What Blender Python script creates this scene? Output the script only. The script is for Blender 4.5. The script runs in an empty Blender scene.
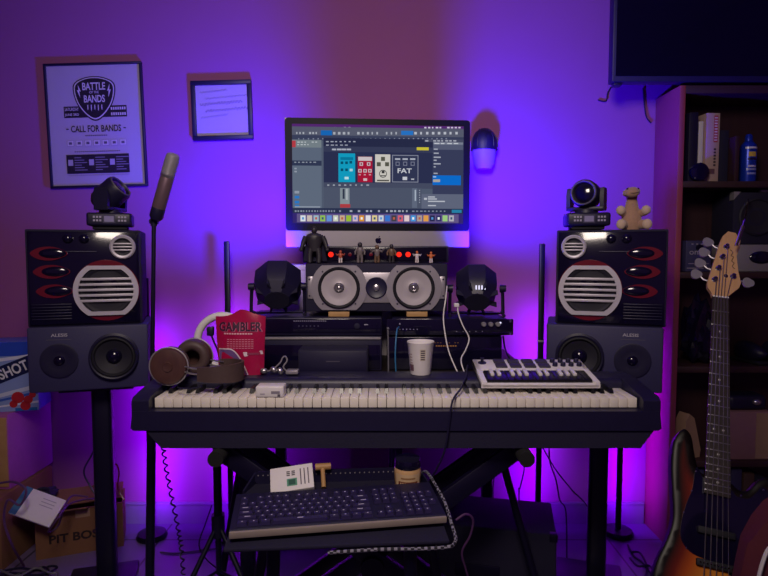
import bpy, bmesh, math, random
from mathutils import Matrix, Vector, Euler
random.seed(7)
PI = math.pi
R = math.radians
SC = bpy.context.scene
COL = SC.collection

# ------------------------------------------------------------------ camera
CAM_H, PITCH, FPX = 1.15, R(3.5), 577.0
cam = bpy.data.cameras.new('camera')
cam.sensor_width = 36
cam.lens = FPX / 768 * 36
cam.clip_start = 0.05
cam_o = bpy.data.objects.new('camera', cam)
cam_o.location = (0, 0, CAM_H)
cam_o.rotation_euler = (PI / 2 - PITCH, 0, 0)
COL.objects.link(cam_o)
SC.camera = cam_o
_s, _c = math.sin(PITCH), math.cos(PITCH)


def P(px, py, Y):
    """the place at depth Y that the photograph shows at a pixel"""
    u, v = (px - 384) / FPX, (288 - py) / FPX
    t = Y / (_c + v * _s)
    return Vector((u * t, Y, CAM_H + t * (v * _c - _s)))


def G(px, py, z=0.0):
    """the place at height z that the photograph shows at a pixel"""
    u, v = (px - 384) / FPX, (288 - py) / FPX
    t = (z - CAM_H) / (v * _c - _s)
    return Vector((u * t, t * (_c + v * _s), z))


# ------------------------------------------------------------------ materials
def lin(h):
    h = h.lstrip('#')
    out = []
    for i in (0, 2, 4):
        c = int(h[i:i + 2], 16) / 255
        out.append(c / 12.92 if c <= .04045 else ((c + .055) / 1.055) ** 2.4)
    return tuple(out) + (1.0,)


def mat(name, col, rough=.5, metal=0, var=.10, scale=40, bump=0, spec=.5, coat=0, stretch=None, trans=0, alpha=1, sheen=0):
    m = bpy.data.materials.new(name)
    m.use_nodes = True
    n, l = m.node_tree.nodes, m.node_tree.links
    b = n['Principled BSDF']
    c = lin(col)
    tc = n.new('ShaderNodeTexCoord')
    nz = n.new('ShaderNodeTexNoise')
    nz.inputs['Scale'].default_value = scale
    nz.inputs['Detail'].default_value = 5
    if stretch:
        mp = n.new('ShaderNodeMapping')
        mp.inputs['Scale'].default_value = stretch
        l.new(tc.outputs['Object'], mp.inputs['Vector'])
        l.new(mp.outputs['Vector'], nz.inputs['Vector'])
    else:
        l.new(tc.outputs['Object'], nz.inputs['Vector'])
    mx = n.new('ShaderNodeMix')
    mx.data_type = 'RGBA'
    mx.inputs[6].default_value = tuple(max(0, x * (1 - var)) for x in c[:3]) + (1,)
    mx.inputs[7].default_value = tuple(min(1, x * (1 + var)) for x in c[:3]) + (1,)
    l.new(nz.outputs['Fac'], mx.inputs[0])
    l.new(mx.outputs[2], b.inputs['Base Color'])
    b.inputs['Roughness'].default_value = rough
    b.inputs['Metallic'].default_value = metal
    b.inputs['Specular IOR Level'].default_value = spec
    b.inputs['Coat Weight'].default_value = coat
    b.inputs['Transmission Weight'].default_value = trans
    b.inputs['Alpha'].default_value = alpha
    b.inputs['Sheen Weight'].default_value = sheen
    if bump:
        bp = n.new('ShaderNodeBump')
        bp.inputs['Strength'].default_value = bump
        bp.inputs['Distance'].default_value = .002
        l.new(nz.outputs['Fac'], bp.inputs['Height'])
        l.new(bp.outputs['Normal'], b.inputs['Normal'])
    return m


def emis(name, col, k):
    m = bpy.data.materials.new(name)
    m.use_nodes = True
    n, l = m.node_tree.nodes, m.node_tree.links
    n.clear()
    e = n.new('ShaderNodeEmission')
    o = n.new('ShaderNodeOutputMaterial')
    e.inputs[0].default_value = lin(col)
    e.inputs[1].default_value = k
    l.new(e.outputs[0], o.inputs[0])
    return m


def printed(name, rough=.5, coat=0):
    m = bpy.data.materials.new(name)
    m.use_nodes = True
    n, l = m.node_tree.nodes, m.node_tree.links
    a = n.new('ShaderNodeAttribute')
    a.attribute_name = 'Col'
    b = n['Principled BSDF']
    l.new(a.outputs['Color'], b.inputs['Base Color'])
    b.inputs['Roughness'].default_value = rough
    b.inputs['Coat Weight'].default_value = coat
    return m


def lit_print(name, k):
    m = bpy.data.materials.new(name)
    m.use_nodes = True
    n, l = m.node_tree.nodes, m.node_tree.links
    n.clear()
    a = n.new('ShaderNodeAttribute')
    a.attribute_name = 'Col'
    e = n.new('ShaderNodeEmission')
    e.inputs[1].default_value = k
    o = n.new('ShaderNodeOutputMaterial')
    l.new(a.outputs['Color'], e.inputs[0])
    l.new(e.outputs[0], o.inputs[0])
    return m


def wood(name, c1, c2, stretch=(6, 60, 6), rough=.5):
    m = mat(name, c1, rough, scale=4, stretch=stretch)
    n = m.node_tree.nodes
    for k in n:
        if k.type == 'MIX':
            k.inputs[6].default_value = lin(c1)
            k.inputs[7].default_value = lin(c2)
    return m


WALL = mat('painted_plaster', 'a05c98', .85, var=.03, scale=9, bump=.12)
CEIL = mat('ceiling_paint', 'b4a8ac', .9, var=.04, scale=8)
SKIRT = mat('skirting_tile', '8a8f9c', .35, var=.1, scale=14)
BLK = mat('black_plastic', '1b1738', .45, var=.15)
BLKG = mat('gloss_black', '120e2a', .12, var=.1, coat=.4)
BLKM = mat('matte_black', '191534', .8, var=.2, bump=.3, scale=200)
DKM = mat('black_steel', '171330', .38, metal=.3)
SCREEN_OFF = mat('dark_glass', '100c20', .12)
GREYB = mat('charcoal_vinyl', '34315a', .6, var=.1, bump=.2, scale=300)
CONE = mat('dark_cone', '1f1d2c', .65)
RUB = mat('rubber', '14131f', .7)
SILV = mat('silver_plastic', 'a59fa8', .35, metal=.45)
SILVM = mat('silver_metal', 'c8c4c8', .28, metal=.9)
CONES = mat('silver_cone', 'b4acb4', .42, metal=.25, var=.04)
CHROME = mat('chrome', 'd6d6da', .12, metal=1, var=.02)
REDP = mat('red_gloss', '6c0e1e', .25, coat=.4)
WHT = mat('white_plastic', 'e6e0e2', .4, var=.03)
IVORY = mat('ivory_key', 'efe6dc', .28, var=.03)
BKEY = mat('black_key', '15131a', .3)
ALU = mat('aluminium', '9c969e', .45, metal=.35, var=.03, scale=90)
PAPER = mat('white_card', 'e8e2e4', .7, var=.03)
WHITEP = mat('white_laminate', 'ddd5da', .5, var=.04)
CARD = mat('cardboard', '7e563c', .85, var=.14, scale=60, bump=.2, stretch=(1, 1, 12))
PINE = wood('pale_wood', 'c39a68', 'a67c4d')
MAPLE = wood('maple', 'dcb084', 'c69666', stretch=(40, 40, 3), rough=.35)
WALNUT = wood('walnut_cup', '5a3d38', '42292a', rough=.35)
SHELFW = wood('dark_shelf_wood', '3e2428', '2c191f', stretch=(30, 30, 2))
SHELF_LIT = wood('lit_shelf_wood', 'a24a60', '8c3e54', stretch=(30, 30, 2))  # shelf wood with the magenta lamp glow on its left side mixed into the colour
ROSE = wood('rosewood', '2c1c1a', '1c1214', stretch=(60, 60, 3))
DESKW = wood('dark_desk_wood', '241b1c', '181213', stretch=(2, 40, 2))
FLOORM = mat('floor_tile', '8f8690', .28, var=.12, scale=6)
LEATH = mat('brown_leather', '4c3a3a', .55, bump=.3, scale=120)
FOAM = mat('foam', '121116', .9, bump=.4, scale=250)
PLUSH = mat('plush_fabric', 'b08a74', .95, var=.2, scale=120, bump=.5, sheen=.5)
PLUSHL = mat('plush_light', 'd2b6a4', .95, var=.1, scale=120, bump=.4, sheen=.5)
BLUEP = mat('blue_can', '1636b8', .3, metal=.3)
GREYC = mat('grey_cable', '6d6a74', .5)
PURPC = mat('purple_cable', '5a3566', .5)
BLUEC = mat('blue_cable', '2f6fa0', .45)
WHTC = mat('white_cable', 'd8d2d6', .45)
AMBER = mat('candle_wax', 'd2a878', .35, var=.06)
TUBEG = mat('grey_body', '5a5660', .5)
DARKRED = mat('dark_red_cloth', '5a1c2c', .8, bump=.3, scale=100)
PINKB = mat('pink_card', '8f6670', .7)
TANB = mat('tan_kraft', '9a7a66', .8, bump=.2)
BROWNP = mat('brown_plastic', '4a342c', .6)
PRINT = printed('printed_surface', .55)
PRINTG = printed('printed_gloss', .25, .3)
SCREEN = lit_print('screen_light', .82)
BEZEL = mat('bezel_black', '0d0a1c', .5, spec=.15)
LEDR = emis('red_led', 'ff2a1c', 1.3)
LEDW = emis('white_led', 'e6e0ff', 1.2)
LEDV = emis('violet_led', '7a20ff', 3.0)
LEDO = emis('orange_display', 'd08a4a', .35)
CLEAR = mat('clear_plastic', 'e8eef4', .08, trans=.9, alpha=.35)
GLASS = mat('frame_glass', 'ffffff', .03, trans=1, alpha=.12)


def floor_nodes():
    n, l = FLOORM.node_tree.nodes, FLOORM.node_tree.links
    b = n['Principled BSDF']
    tc = n.new('ShaderNodeTexCoord')
    br = n.new('ShaderNodeTexBrick')
    br.offset = 0
    br.inputs['Scale'].default_value = 1
    br.inputs['Brick Width'].default_value = .45
    br.inputs['Row Height'].default_value = .45
    br.inputs['Mortar Size'].default_value = .004
    br.inputs['Color1'].default_value = lin('75648c')
    br.inputs['Color2'].default_value = lin('6d5d84')
    br.inputs['Mortar'].default_value = lin('3c3448')
    l.new(tc.outputs['Object'], br.inputs['Vector'])
    l.new(br.outputs['Color'], b.inputs['Base Color'])


floor_nodes()


def sunburst():
    m = mat('sunburst_lacquer', 'c07030', .36, spec=.25)
    n, l = m.node_tree.nodes, m.node_tree.links
    b = n['Principled BSDF']
    a = n.new('ShaderNodeAttribute')
    a.attribute_name = 'edge'
    rp = n.new('ShaderNodeValToRGB')
    e = rp.color_ramp.elements
    e[0].position = 0.0
    e[0].color = lin('0c0709')
    e[1].position = 1.0
    e[1].color = lin('d8862e')
    for p, c in ((.16, '140a0b'), (.38, '6e1c12'), (.62, 'b4501c')):
        k = e.new(p)
        k.color = lin(c)
    l.new(a.outputs['Fac'], rp.inputs['Fac'])
    l.new(rp.outputs['Color'], b.inputs['Base Color'])
    return m


SUNB = sunburst()


# ------------------------------------------------------------------ mesh builder
def catmull(pts, n=6, closed=False):
    pts = [Vector(p) for p in pts]
    N = len(pts)
    out = []
    for i in range(N if closed else N - 1):
        if closed:
            a, b, c, d = pts[(i - 1) % N], pts[i], pts[(i + 1) % N], pts[(i + 2) % N]
        else:
            a, b, c, d = pts[max(i - 1, 0)], pts[i], pts[i + 1], pts[min(i + 2, N - 1)]
        for k in range(n):
            t = k / n
            out.append(.5 * ((2 * b) + (c - a) * t + (2 * a - 5 * b + 4 * c - d) * t * t + (3 * b - a - 3 * c + d) * t ** 3))
    if not closed:
        out.append(pts[-1])
    return out


_txt = {}


def text_geo(s, bold):
    key = (s, bold)
    if key not in _txt:
        cu = bpy.data.curves.new('t', 'FONT')
        cu.body = s
        cu.size = 1
        cu.offset = bold
        cu.resolution_u = 3
        o = bpy.data.objects.new('t', cu)
        COL.objects.link(o)
        dg = bpy.context.evaluated_depsgraph_get()
        me = bpy.data.meshes.new_from_object(o.evaluated_get(dg))
        v = [tuple(x.co) for x in me.vertices]
        f = [tuple(p.vertices) for p in me.polygons]
        bpy.data.objects.remove(o)
        bpy.data.curves.remove(cu)
        bpy.data.meshes.remove(me)
        _txt[key] = (v, f)
    return _txt[key]


ZtoF = Matrix.Rotation(PI / 2, 4, 'X')      # local +Z turned to the front (-Y)


class MB:
    def __init__(s, T=None):
        s.v, s.f, s.mi, s.c = [], [], [], []
        s.T = T or Matrix()
        s.m = 0
        s.col = (1, 1, 1, 1)

    def raw(s, V, F, M=None):
        o = len(s.v)
        X = s.T @ M if M is not None else s.T
        s.v += [X @ Vector(p) for p in V]
        for q in F:
            s.f.append([o + i for i in q])
            s.mi.append(s.m)
            s.c.append(s.col)
        return s

    def bm(s, b, M=None):
        b.verts.index_update()
        s.raw([v.co.copy() for v in b.verts], [[v.index for v in f.verts] for f in b.faces], M)
        b.free()
        return s

    def box(s, c, d, bevel=0, rot=None, seg=2):
        b = bmesh.new()
        bmesh.ops.create_cube(b, size=1)
        for v in b.verts:
            v.co = Vector((v.co.x * d[0], v.co.y * d[1], v.co.z * d[2]))
        if bevel:
            bmesh.ops.bevel(b, geom=list(b.edges), offset=bevel, segments=seg, affect='EDGES', profile=.5)
        M = Matrix.Translation(c)
        if rot:
            M = M @ Euler(rot).to_matrix().to_4x4()
        return s.bm(b, M)

    def lathe(s, prof, seg=28, M=None):
        V, F, rows = [], [], []
        for r, h in prof:
            if r < 1e-6:
                rows.append([len(V)])
                V.append((0, 0, h))
            else:
                rows.append(list(range(len(V), len(V) + seg)))
                V += [(r * math.cos(2 * PI * k / seg), r * math.sin(2 * PI * k / seg), h) for k in range(seg)]
        for a, b in zip(rows, rows[1:]):
            for k in range(seg):
                k2 = (k + 1) % seg
                if len(a) == 1 and len(b) == 1:
                    continue
                if len(a) == 1:
                    F.append((a[0], b[k2], b[k]))
                elif len(b) == 1:
                    F.append((a[k], a[k2], b[0]))
                else:
                    F.append((a[k], a[k2], b[k2], b[k]))
        return s.raw(V, F, M)

    def front(s, prof, c, seg=28, sx=1, sz=1):
        """a turned shape whose axis looks to the front"""
        return s.lathe(prof, seg, Matrix.Translation(c) @ Matrix.Diagonal((sx, 1, sz, 1)) @ ZtoF)

    def cyl(s, p0, p1, r0, r1=None, seg=16):
        p0, p1 = Vector(p0), Vector(p1)
        r1 = r0 if r1 is None else r1
        d = p1 - p0
        M = Matrix.Translation(p0) @ d.to_track_quat('Z', 'Y').to_matrix().to_4x4()
        L = d.length
        return s.lathe([(0, 0), (r0, 0), (r1, L), (0, L)], seg, M)

    def ell(s, c, r, seg=18, rings=12, rot=None):
        b = bmesh.new()
        bmesh.ops.create_uvsphere(b, u_segments=seg, v_segments=rings, radius=1)
        if isinstance(r, (int, float)):
            r = (r, r, r)
        M = Matrix.Translation(c)
        if rot:
            M = M @ Euler(rot).to_matrix().to_4x4()
        return s.bm(b, M @ Matrix.Diagonal((r[0], r[1], r[2], 1)))

    def torus(s, c, RR, r, M=None, seg=32, sec=10):
        V, F = [], []
        for i in range(seg):
            a = 2 * PI * i / seg
            for j in range(sec):
                b = 2 * PI * j / sec
                V.append(((RR + r * math.cos(b)) * math.cos(a), (RR + r * math.cos(b)) * math.sin(a), r * math.sin(b)))
        for i in range(seg):
            for j in range(sec):
                F.append((i * sec + j, ((i + 1) % seg) * sec + j, ((i + 1) % seg) * sec + (j + 1) % sec, i * sec + (j + 1) % sec))
        X = Matrix.Translation(c)
        return s.raw(V, F, X @ M if M is not None else X)

    def prism(s, poly, y0, y1, M=None):
        """outline in x,z (either winding), from y0 at the front to y1 at the back"""
        area = sum(a[0] * b[1] - b[0] * a[1] for a, b in zip(poly, list(poly[1:]) + [poly[0]]))
        if area < 0:
            poly = list(poly)[::-1]
        n = len(poly)
        V = [(p[0], y0, p[1]) for p in poly] + [(p[0], y1, p[1]) for p in poly]
        F = [tuple(range(n)), tuple(range(2 * n - 1, n - 1, -1))]
        for i in range(n):
            j = (i + 1) % n
            F.append((j, i, n + i, n + j))
        return s.raw(V, F, M)

    def tube(s, pts, r, seg=8, n=0, closed=False):
        pts = [Vector(p) for p in pts]
        if n:
            if isinstance(r, (list, tuple)):
                r = [r[i] + (r[i + 1] - r[i]) * k / n for i in range(len(r) - 1) for k in range(n)] + [r[-1]]
            pts = catmull(pts, n, closed)
        N = len(pts)
        V, F = [], []
        up = None
        for i, p in enumerate(pts):
            if closed:
                t = pts[(i + 1) % N] - pts[i - 1]
            else:
                t = pts[min(i + 1, N - 1)] - pts[max(i - 1, 0)]
            if t.length < 1e-9:
                t = Vector((0, 0, 1))
            t.normalize()
            if up is None:
                up = t.orthogonal().normalized()
            up = up - t * up.dot(t)
            if up.length < 1e-6:
                up = t.orthogonal()
            up.normalize()
            w = t.cross(up)
            rr = r[i] if isinstance(r, (list, tuple)) else r
            for k in range(seg):
                a = 2 * PI * k / seg
                V.append(p + up * (rr * math.cos(a)) + w * (rr * math.sin(a)))
        for i in range(N if closed else N - 1):
            j = (i + 1) % N
            for k in range(seg):
                k2 = (k + 1) % seg
                F.append((i * seg + k, i * seg + k2, j * seg + k2, j * seg + k))
        if not closed:
            F.append(tuple(range(seg - 1, -1, -1)))
            F.append(tuple(range((N - 1) * seg, N * seg)))
        return s.raw(V, F)

    def rect(s, x0, z0, x1, z1, y, col=None):
        if col is not None:
            s.col = lin(col) if isinstance(col, str) else col
        return s.raw([(x0, y, z0), (x1, y, z0), (x1, y, z1), (x0, y, z1)], [(0, 1, 2, 3)])

    def text(s, t, cx, cz, h, y, w=None, col=None, rot=0, bold=0):
        if col is not None:
            s.col = lin(col)
        v, f = text_geo(t, bold)
        xs, ys = [p[0] for p in v], [p[1] for p in v]
        k = h / max(1e-6, max(ys) - min(ys))
        kx = w / (max(xs) - min(xs)) if w else k
        mx, my = (max(xs) + min(xs)) / 2, (max(ys) + min(ys)) / 2
        M = Matrix.Translation((cx, y, cz)) @ Matrix.Rotation(-rot, 4, 'Y')
        return s.raw([((p[0] - mx) * kx, 0, (p[1] - my) * k) for p in v], f, M)

    def build(s, name, mats, parent=None, smooth=38, loc=None):
        me = bpy.data.meshes.new(name)
        me.from_pydata([tuple(p) for p in s.v], [], s.f)
        if not isinstance(mats, (list, tuple)):
            mats = [mats]
        for m in mats:
            me.materials.append(m)
        me.polygons.foreach_set('material_index', s.mi)
        if any(m in (PRINT, PRINTG, SCREEN) for m in mats):
            at = me.color_attributes.new('Col', 'FLOAT_COLOR', 'CORNER')
            buf = []
            for p, c in zip(me.polygons, s.c):
                buf += list(c) * p.loop_total
            at.data.foreach_set('color', buf)
        me.update()
        if smooth:
            me.polygons.foreach_set('use_smooth', [True] * len(me.polygons))
            me.set_sharp_from_angle(angle=R(smooth))
        o = bpy.data.objects.new(name, me)
        COL.objects.link(o)
        if parent is not None:
            o.parent = parent
        if loc is not None:
            o.location = loc
        return o


def tag(o, label, cat, group=None):
    o['label'] = label
    o['category'] = cat
    if group:
        o['group'] = group
    return o


def thing(name, label, cat, loc=(0, 0, 0), rz=0, group=None, rot=None):
    o = bpy.data.objects.new(name, None)
    o.empty_display_size = .05
    COL.objects.link(o)
    o.location = loc
    o.rotation_euler = rot if rot else (0, 0, rz)
    return tag(o, label, cat, group)


def dup(root, loc, rz=None, label=None):
    r = root.copy()
    COL.objects.link(r)
    r.location = loc
    if rz is not None:
        r.rotation_euler = (0, 0, rz)
    if label:
        r['label'] = label
    for ch in list(root.children):
        c = ch.copy()
        COL.objects.link(c)
        c.parent = r
        for g in ch.children:
            d = g.copy()
            COL.objects.link(d)
            d.parent = c
    return r


def struct(name, mb, m):
    o = mb.build(name, m)
    o['kind'] = 'structure'
    return o


def solo(name, mb, m, label, cat, group=None, smooth=38):
    return tag(mb.build(name, m, smooth=smooth), label, cat, group)


# ------------------------------------------------------------------ the room
WY = 2.40
struct('floor', MB().box((0, .45, -.05), (4.6, 4.1, .1)), FLOORM)
struct('wall_back', MB().box((0, WY + .05, 1.3), (4.6, .1, 2.6)), WALL)
struct('wall_left', MB().box((-2.0, .45, 1.3), (.1, 4.0, 2.6)), WALL)
struct('wall_right', MB().box((2.1, .45, 1.3), (.1, 4.0, 2.6)), WALL)
struct('ceiling', MB().box((0, .45, 2.65), (4.6, 4.1, .1)), CEIL)
b = MB().box((-.4225, WY - .007, .042), (3.05, .014, .084))
b.box((-.4225, WY - .009, .087), (3.05, .018, .008), .002)
struct('baseboard_back', b, SKIRT)

# ------------------------------------------------------------------ framed prints on the wall
def framed(name, label, px0, py0, px1, py1, fw, tilt, draw, depth=.016):
    a, c = P(px0, py0, WY - .02), P(px1, py1, WY - .02)
    W, H = c.x - a.x, a.z - c.z
    o = thing(name, label, 'picture', ((a.x + c.x) / 2, WY - depth - .002, c.z), 0)
    o.rotation_euler = (0, tilt, 0)
    f = MB()
    for x, z, w, h in ((0, fw / 2, W, fw), (0, H - fw / 2, W, fw), (-W / 2 + fw / 2, H / 2, fw, H - 2 * fw), (W / 2 - fw / 2, H / 2, fw, H - 2 * fw)):
        f.box((x, depth / 2, z), (w, depth, h), .0015)
    f.box((0, depth - .002, H / 2), (W - .004, .003, H - .004))
    f.build('frame', BLK, o)
    pr = MB()
    pr.rect(-W / 2 + fw, fw, W / 2 - fw, H - fw, depth * .55, 'b9afc4')
    draw(pr, W, H, depth * .55)
    pr.build('print', PRINT, o, smooth=0)
    g = MB().box((0, depth * .28, H / 2), (W - 2 * fw, .001, H - 2 * fw))
    g.build('glass', GLASS, o)
    return o


def band_poster(p, W, H, y):
    k = W / .418
    cz = H * .79
    ink = '241a2e'
    # plectrum badge: outline, pale ring, dark inside
    def pick(s):
        pts = [(-.078, .05), (-.088, .02), (-.075, -.035), (-.04, -.085), (0, -.108), (.04, -.085), (.075, -.035), (.088, .02), (.078, .05), (.04, .068), (0, .073), (-.04, .068)]
        return [(q.x * s, q.y * s) for q in catmull([(a, c2, 0) for a, c2 in pts], 5, True)]
    # dark banner band behind the badge
    p.rect(-.135 * k, cz - .112, .135 * k, cz - .066, y - .0004, ink)
    for i, (s, c) in enumerate(((1.04, ink), (.98, 'd9d2de'), (.93, ink))):
        poly = pick(s * k)
        p.col = lin(c)
        p.raw([(q[0], y - .0008 - .0004 * i, cz - .02 + q[1]) for q in poly], [tuple(range(len(poly)))])
    yy = y - .0024
    pale = 'd9d2de'
    p.text('BATTLE', 0, cz + .012, .030, yy, .098 * k, pale, bold=.02)
    p.text('OF THE', 0, cz - .012, .010, yy, .04 * k, pale, bold=.01)
    p.text('BANDS', 0, cz - .038, .030, yy, .09 * k, pale, bold=.02)
    for sx in (-1, 1):
        p.col = lin(pale)
        p.raw([(sx * x * k, yy, cz + z) for x, z in ((.068, .02), (.056, -.008), (.063, -.006), (.06, -.034), (.073, -.002), (.066, -.004))], [(0, 1, 2, 3, 4, 5)])
    for i in range(5):
        p.raw([((-.03 + .015 * i + dx) * k, yy, cz - .062 + dz) for dx, dz in ((-.002, 0), (-.002, -.016 - .004 * (i % 2)), (0, -.022 - .004 * (i % 2)), (.002, -.016), (.002, 0))], [(0, 1, 2, 3, 4)])
    p.text('SATURDAY', -.1 * k, cz - .078, .013, yy, .06 * k, pale, bold=.01)
    p.text('JUNE 3RD', -.1 * k, cz - .101, .013, yy, .06 * k, pale, bold=.01)
    for z, w in ((.079, .066), (.101, .066)):
        for q in range(7):
            p.rect((.068 + q * .0095) * k, cz - z - .005, (.074 + q * .0095) * k, cz - z + .006, yy, pale)
    p.text('CALL FOR BANDS', 0, H * .475, .027, yy, .215 * k, ink, bold=.012)
    for sx in (-1, 1):
        p.rect(sx * .123 * k - .005, H * .475 - .002, sx * .123 * k + .005, H * .475 + .002, yy, ink)
    for q in range(12):
        p.rect((-.048 + q * .008) * k, H * .415, (-.042 + q * .008) * k, H * .424, yy, '6a6074')
    for q in range(7):
        x = (-.113 + q * .0377) * k
        p.rect(x - .014, H * .335, x + .014, H * .385, yy, 'a9a0b4')
        p.rect(x - .012, H * .339, x + .012, H * .381, yy - .0004, 'd4ccd9')
        p.rect(x - .007, H * .35, x + .006, H * .37, yy - .0008, '6a6074')
    for q in range(22):
        p.rect((-.098 + q * .009) * k, H * .288, (-.0915 + q * .009) * k, H * .295, yy, '5a5066')
    p.rect(-.135 * k, H * .115, .135 * k, H * .268, yy, ink)
    for q in range(3):
        x = (-.128 + .09 * q) * k
        p.rect(x, H * .18, x + .02, H * .228, yy - .0004, 'b7afc2')
        for r_ in range(6):
            p.rect(x + .026, H * (.24 - .02 * r_), x + .026 + (.03 + .012 * ((r_ * 7 + q) % 3)) * k, H * (.247 - .02 * r_), yy - .0004, '8d849a')
    for q in range(30):
        p.rect((-.13 + q * .0088) * k, H * .098, (-.124 + q * .0088) * k, H * .103, yy, '8d849a')


framed('framed_poster', 'large black-framed white poster reading battle of the bands call for bands', 45.5, 62, 147, 187, .009, R(-1.6), band_poster)


def script_note(p, W, H, y):
    rnd = random.Random(3)
    p.col = lin('6a5c88')
    for i, zz in enumerate((.80, .70, .60, .49, .38)):
        pts = []
        x = -W * .36 + .02 * (i % 2)
        n = 46 if i in (1, 2, 3) else 30
        for q in range(n):
            amp = .010 if i in (2, 3) else .006
            pts.append((x + q * W * .72 / 46, y - .0012, H * zz + amp * math.sin(q * 1.9 + i) * (.4 + .6 * rnd.random()) + (q / n) * .012))
        p.tube(pts, .0011 if i in (2, 3) else .0007, 4)
    p.rect(-W * .36, H * .075, -W * .12, H * .088, y - .001, 'b8a24a')


framed('framed_note', 'small square black-framed white sheet with handwriting beside the larger poster', 191.5, 80, 253, 139.5, .017, R(-1.5), script_note, .02)

# ------------------------------------------------------------------ wall hung hook ornament
c = P(483.5, 148, WY - .03)
o = thing('wall_ornament', 'dark dome-topped ornament hanging on the wall right of the computer', 'ornament', (c.x, WY - .045, c.z - .09))
m = MB()
m.lathe([(0, .0), (.03, .004), (.042, .025), (.046, .06), (.05, .09)], 24, Matrix.Diagonal((1, .8, 1, 1)))
m.build('body', mat('ornament_glaze', '9c86a8', .5), o)
m = MB()
m.lathe([(.0535, .078), (.0545, .1), (.05, .125), (.036, .15), (.015, .164), (0, .167)], 24, Matrix.Diagonal((1, .8, 1, 1)))
for q in range(5):
    a = PI + PI * (q + .5) / 5
    m.tube([(.0545 * math.cos(a), .0436 * math.sin(a), .09), (.05 * math.cos(a), .04 * math.sin(a), .126), (.02 * math.cos(a), .016 * math.sin(a), .162)], .002, 6, 4)
m.build('dome', BLK, o)

# ------------------------------------------------------------------ television, top right
a = P(612, 82, 2.2)
TVX0, TVZ = a.x, a.z
o = thing('television', 'large dark flat television hung above the bookshelf in the top right corner', 'television', (TVX0 + .49, 2.2, TVZ))
MB().box((0, .022, .285), (.98, .044, .57), .006).build('housing', BLK, o)
MB().box((0, -.001, .289), (.955, .004, .535)).build('screen', SCREEN_OFF, o)
MB().box((0, .1, .3), (.4, .11, .25), .01).build('back_bulge', BLK, o)
m = MB().box((0, .165, .3), (.3, .03, .22), .004)
m.build('wall_bracket', DKM, o)
m = MB().box((-.465, .02, -.006), (.03, .03, .012), .003)
m.build('sensor_box', BLK, o)

# thin cables that fall from the television on the wall
for lab, pts in (('thin dark cable drooping on the wall under the television corner', ((616, 81), (608, 92), (606, 101), (598, 100))),
                 ('short dark cable hook hanging on the wall beside the bookshelf top', ((643, 88), (645, 110), (647, 118), (651, 123)))):
    solo('cable', MB().tube([P(x, y, WY - .005) for x, y in pts], .0026, 6, 6), BLKM, lab, 'cable')

# ------------------------------------------------------------------ bookshelf
BX, BY, BTOP = 1.108, 2.2, 1.775
BW = .80
o = thing('bookshelf', 'tall dark brown wooden bookshelf against the wall behind the bass guitar', 'bookshelf', (BX, BY, 0))
MB().box((.011, .0975, BTOP / 2), (.022, .195, BTOP), .002).build('side_panel', SHELF_LIT, o)
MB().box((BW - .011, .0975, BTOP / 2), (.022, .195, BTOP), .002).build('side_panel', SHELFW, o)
MB().box((BW / 2, .191, BTOP / 2), (BW - .044, .006, BTOP - .03)).build('back_panel', SHELFW, o)
MB().box((BW / 2, .0975, BTOP - .015), (BW - .044, .195, .03), .002).build('top_panel', SHELFW, o)
SHZ = (1.420, 1.076, .712, .340, .06)
for z in SHZ:
    MB().box((BW / 2, .093, z - .012), (BW - .044, .186, .024), .002).build('shelf', SHELFW, o)

S1, S2, S3, S4 = [z + .0006 for z in SHZ[:4]]


def shelf_at(px, py, Y):
    return P(px, py, Y)


# top shelf
x = P(688, 180, 2.25).x
solo('box', MB().box((x, 2.28, S1 + .13), (.034, .12, .26), .002), BLK, 'tall black box standing at the left end of the top shelf', 'box')
m = MB()
x = P(697.5, 180, 2.25).x
m.box((x, 2.29, S1 + .115), (.018, .11, .23), .002)
solo('game_case', m, WHTC, 'thin pale-edged case standing between the tall black box and pale carton', 'case')
a = P(706, 180, 2.24)
o = thing('carton', 'tall pale printed carton with red vertical lettering on the top shelf', 'box', (a.x + .016, 2.23, S1), R(4))
m = MB().box((0, .055, .13), (.052, .11, .26), .002)
m.build('body', mat('aged_card', 'b89c92', .7, var=.08), o)
m = MB()
m.rect(.002, .15, .018, .25, -.0006, 'b0262e')
for q in range(9):
    m.rect(.004, .155 + q * .0105, .016, .1605 + q * .0105, -.001, 'd8c8c0')
for q in range(6):
    m.rect(.004, .06 + q * .012, .013, .067 + q * .012, -.0006, '3a2a34')
m.rect(-.018, .03, .01, .05, -.0006, '6a4a50')
m.build('print', PRINT, o, smooth=0)
m = MB()
c = P(699.5, 167, 2.203)
c.z = S1 + .034
m.front([(0, .01), (.02, .012), (.034, .006), (.034, -.014), (0, -.014)], c)
solo('round_speaker', m, BLKG, 'small black round device leaning before the pale carton', 'device')
a = P(721, 180, 2.25)
solo('box', MB().box((a.x + .005, 2.30, S1 + .10), (.04, .1, .2), .002), BLKM, 'short black box standing right of the pale carton on the top shelf', 'box')
a = P(730, 180, 2.25)
solo('divider', MB().box((a.x, 2.29, S1 + .085), (.016, .16, .17), .001), SHELFW, 'narrow brown wooden board standing on the top shelf left of the blue can', 'board')
a = P(748, 180, 2.26)
o = thing('spray_can', 'blue spray can with a yellow badge on the top shelf', 'can', (a.x, 2.265, S1))
MB().lathe([(0, 0), (.028, 0), (.029, .004), (.029, .135), (.027, .145), (.014, .160), (.012, .162), (0, .162)], 24).build('can', BLUEP, o)
MB().lathe([(.014, .16), (.013, .178), (.009, .186), (0, .187)], 18).build('nozzle', BLUEP, o)
m = MB()
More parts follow.
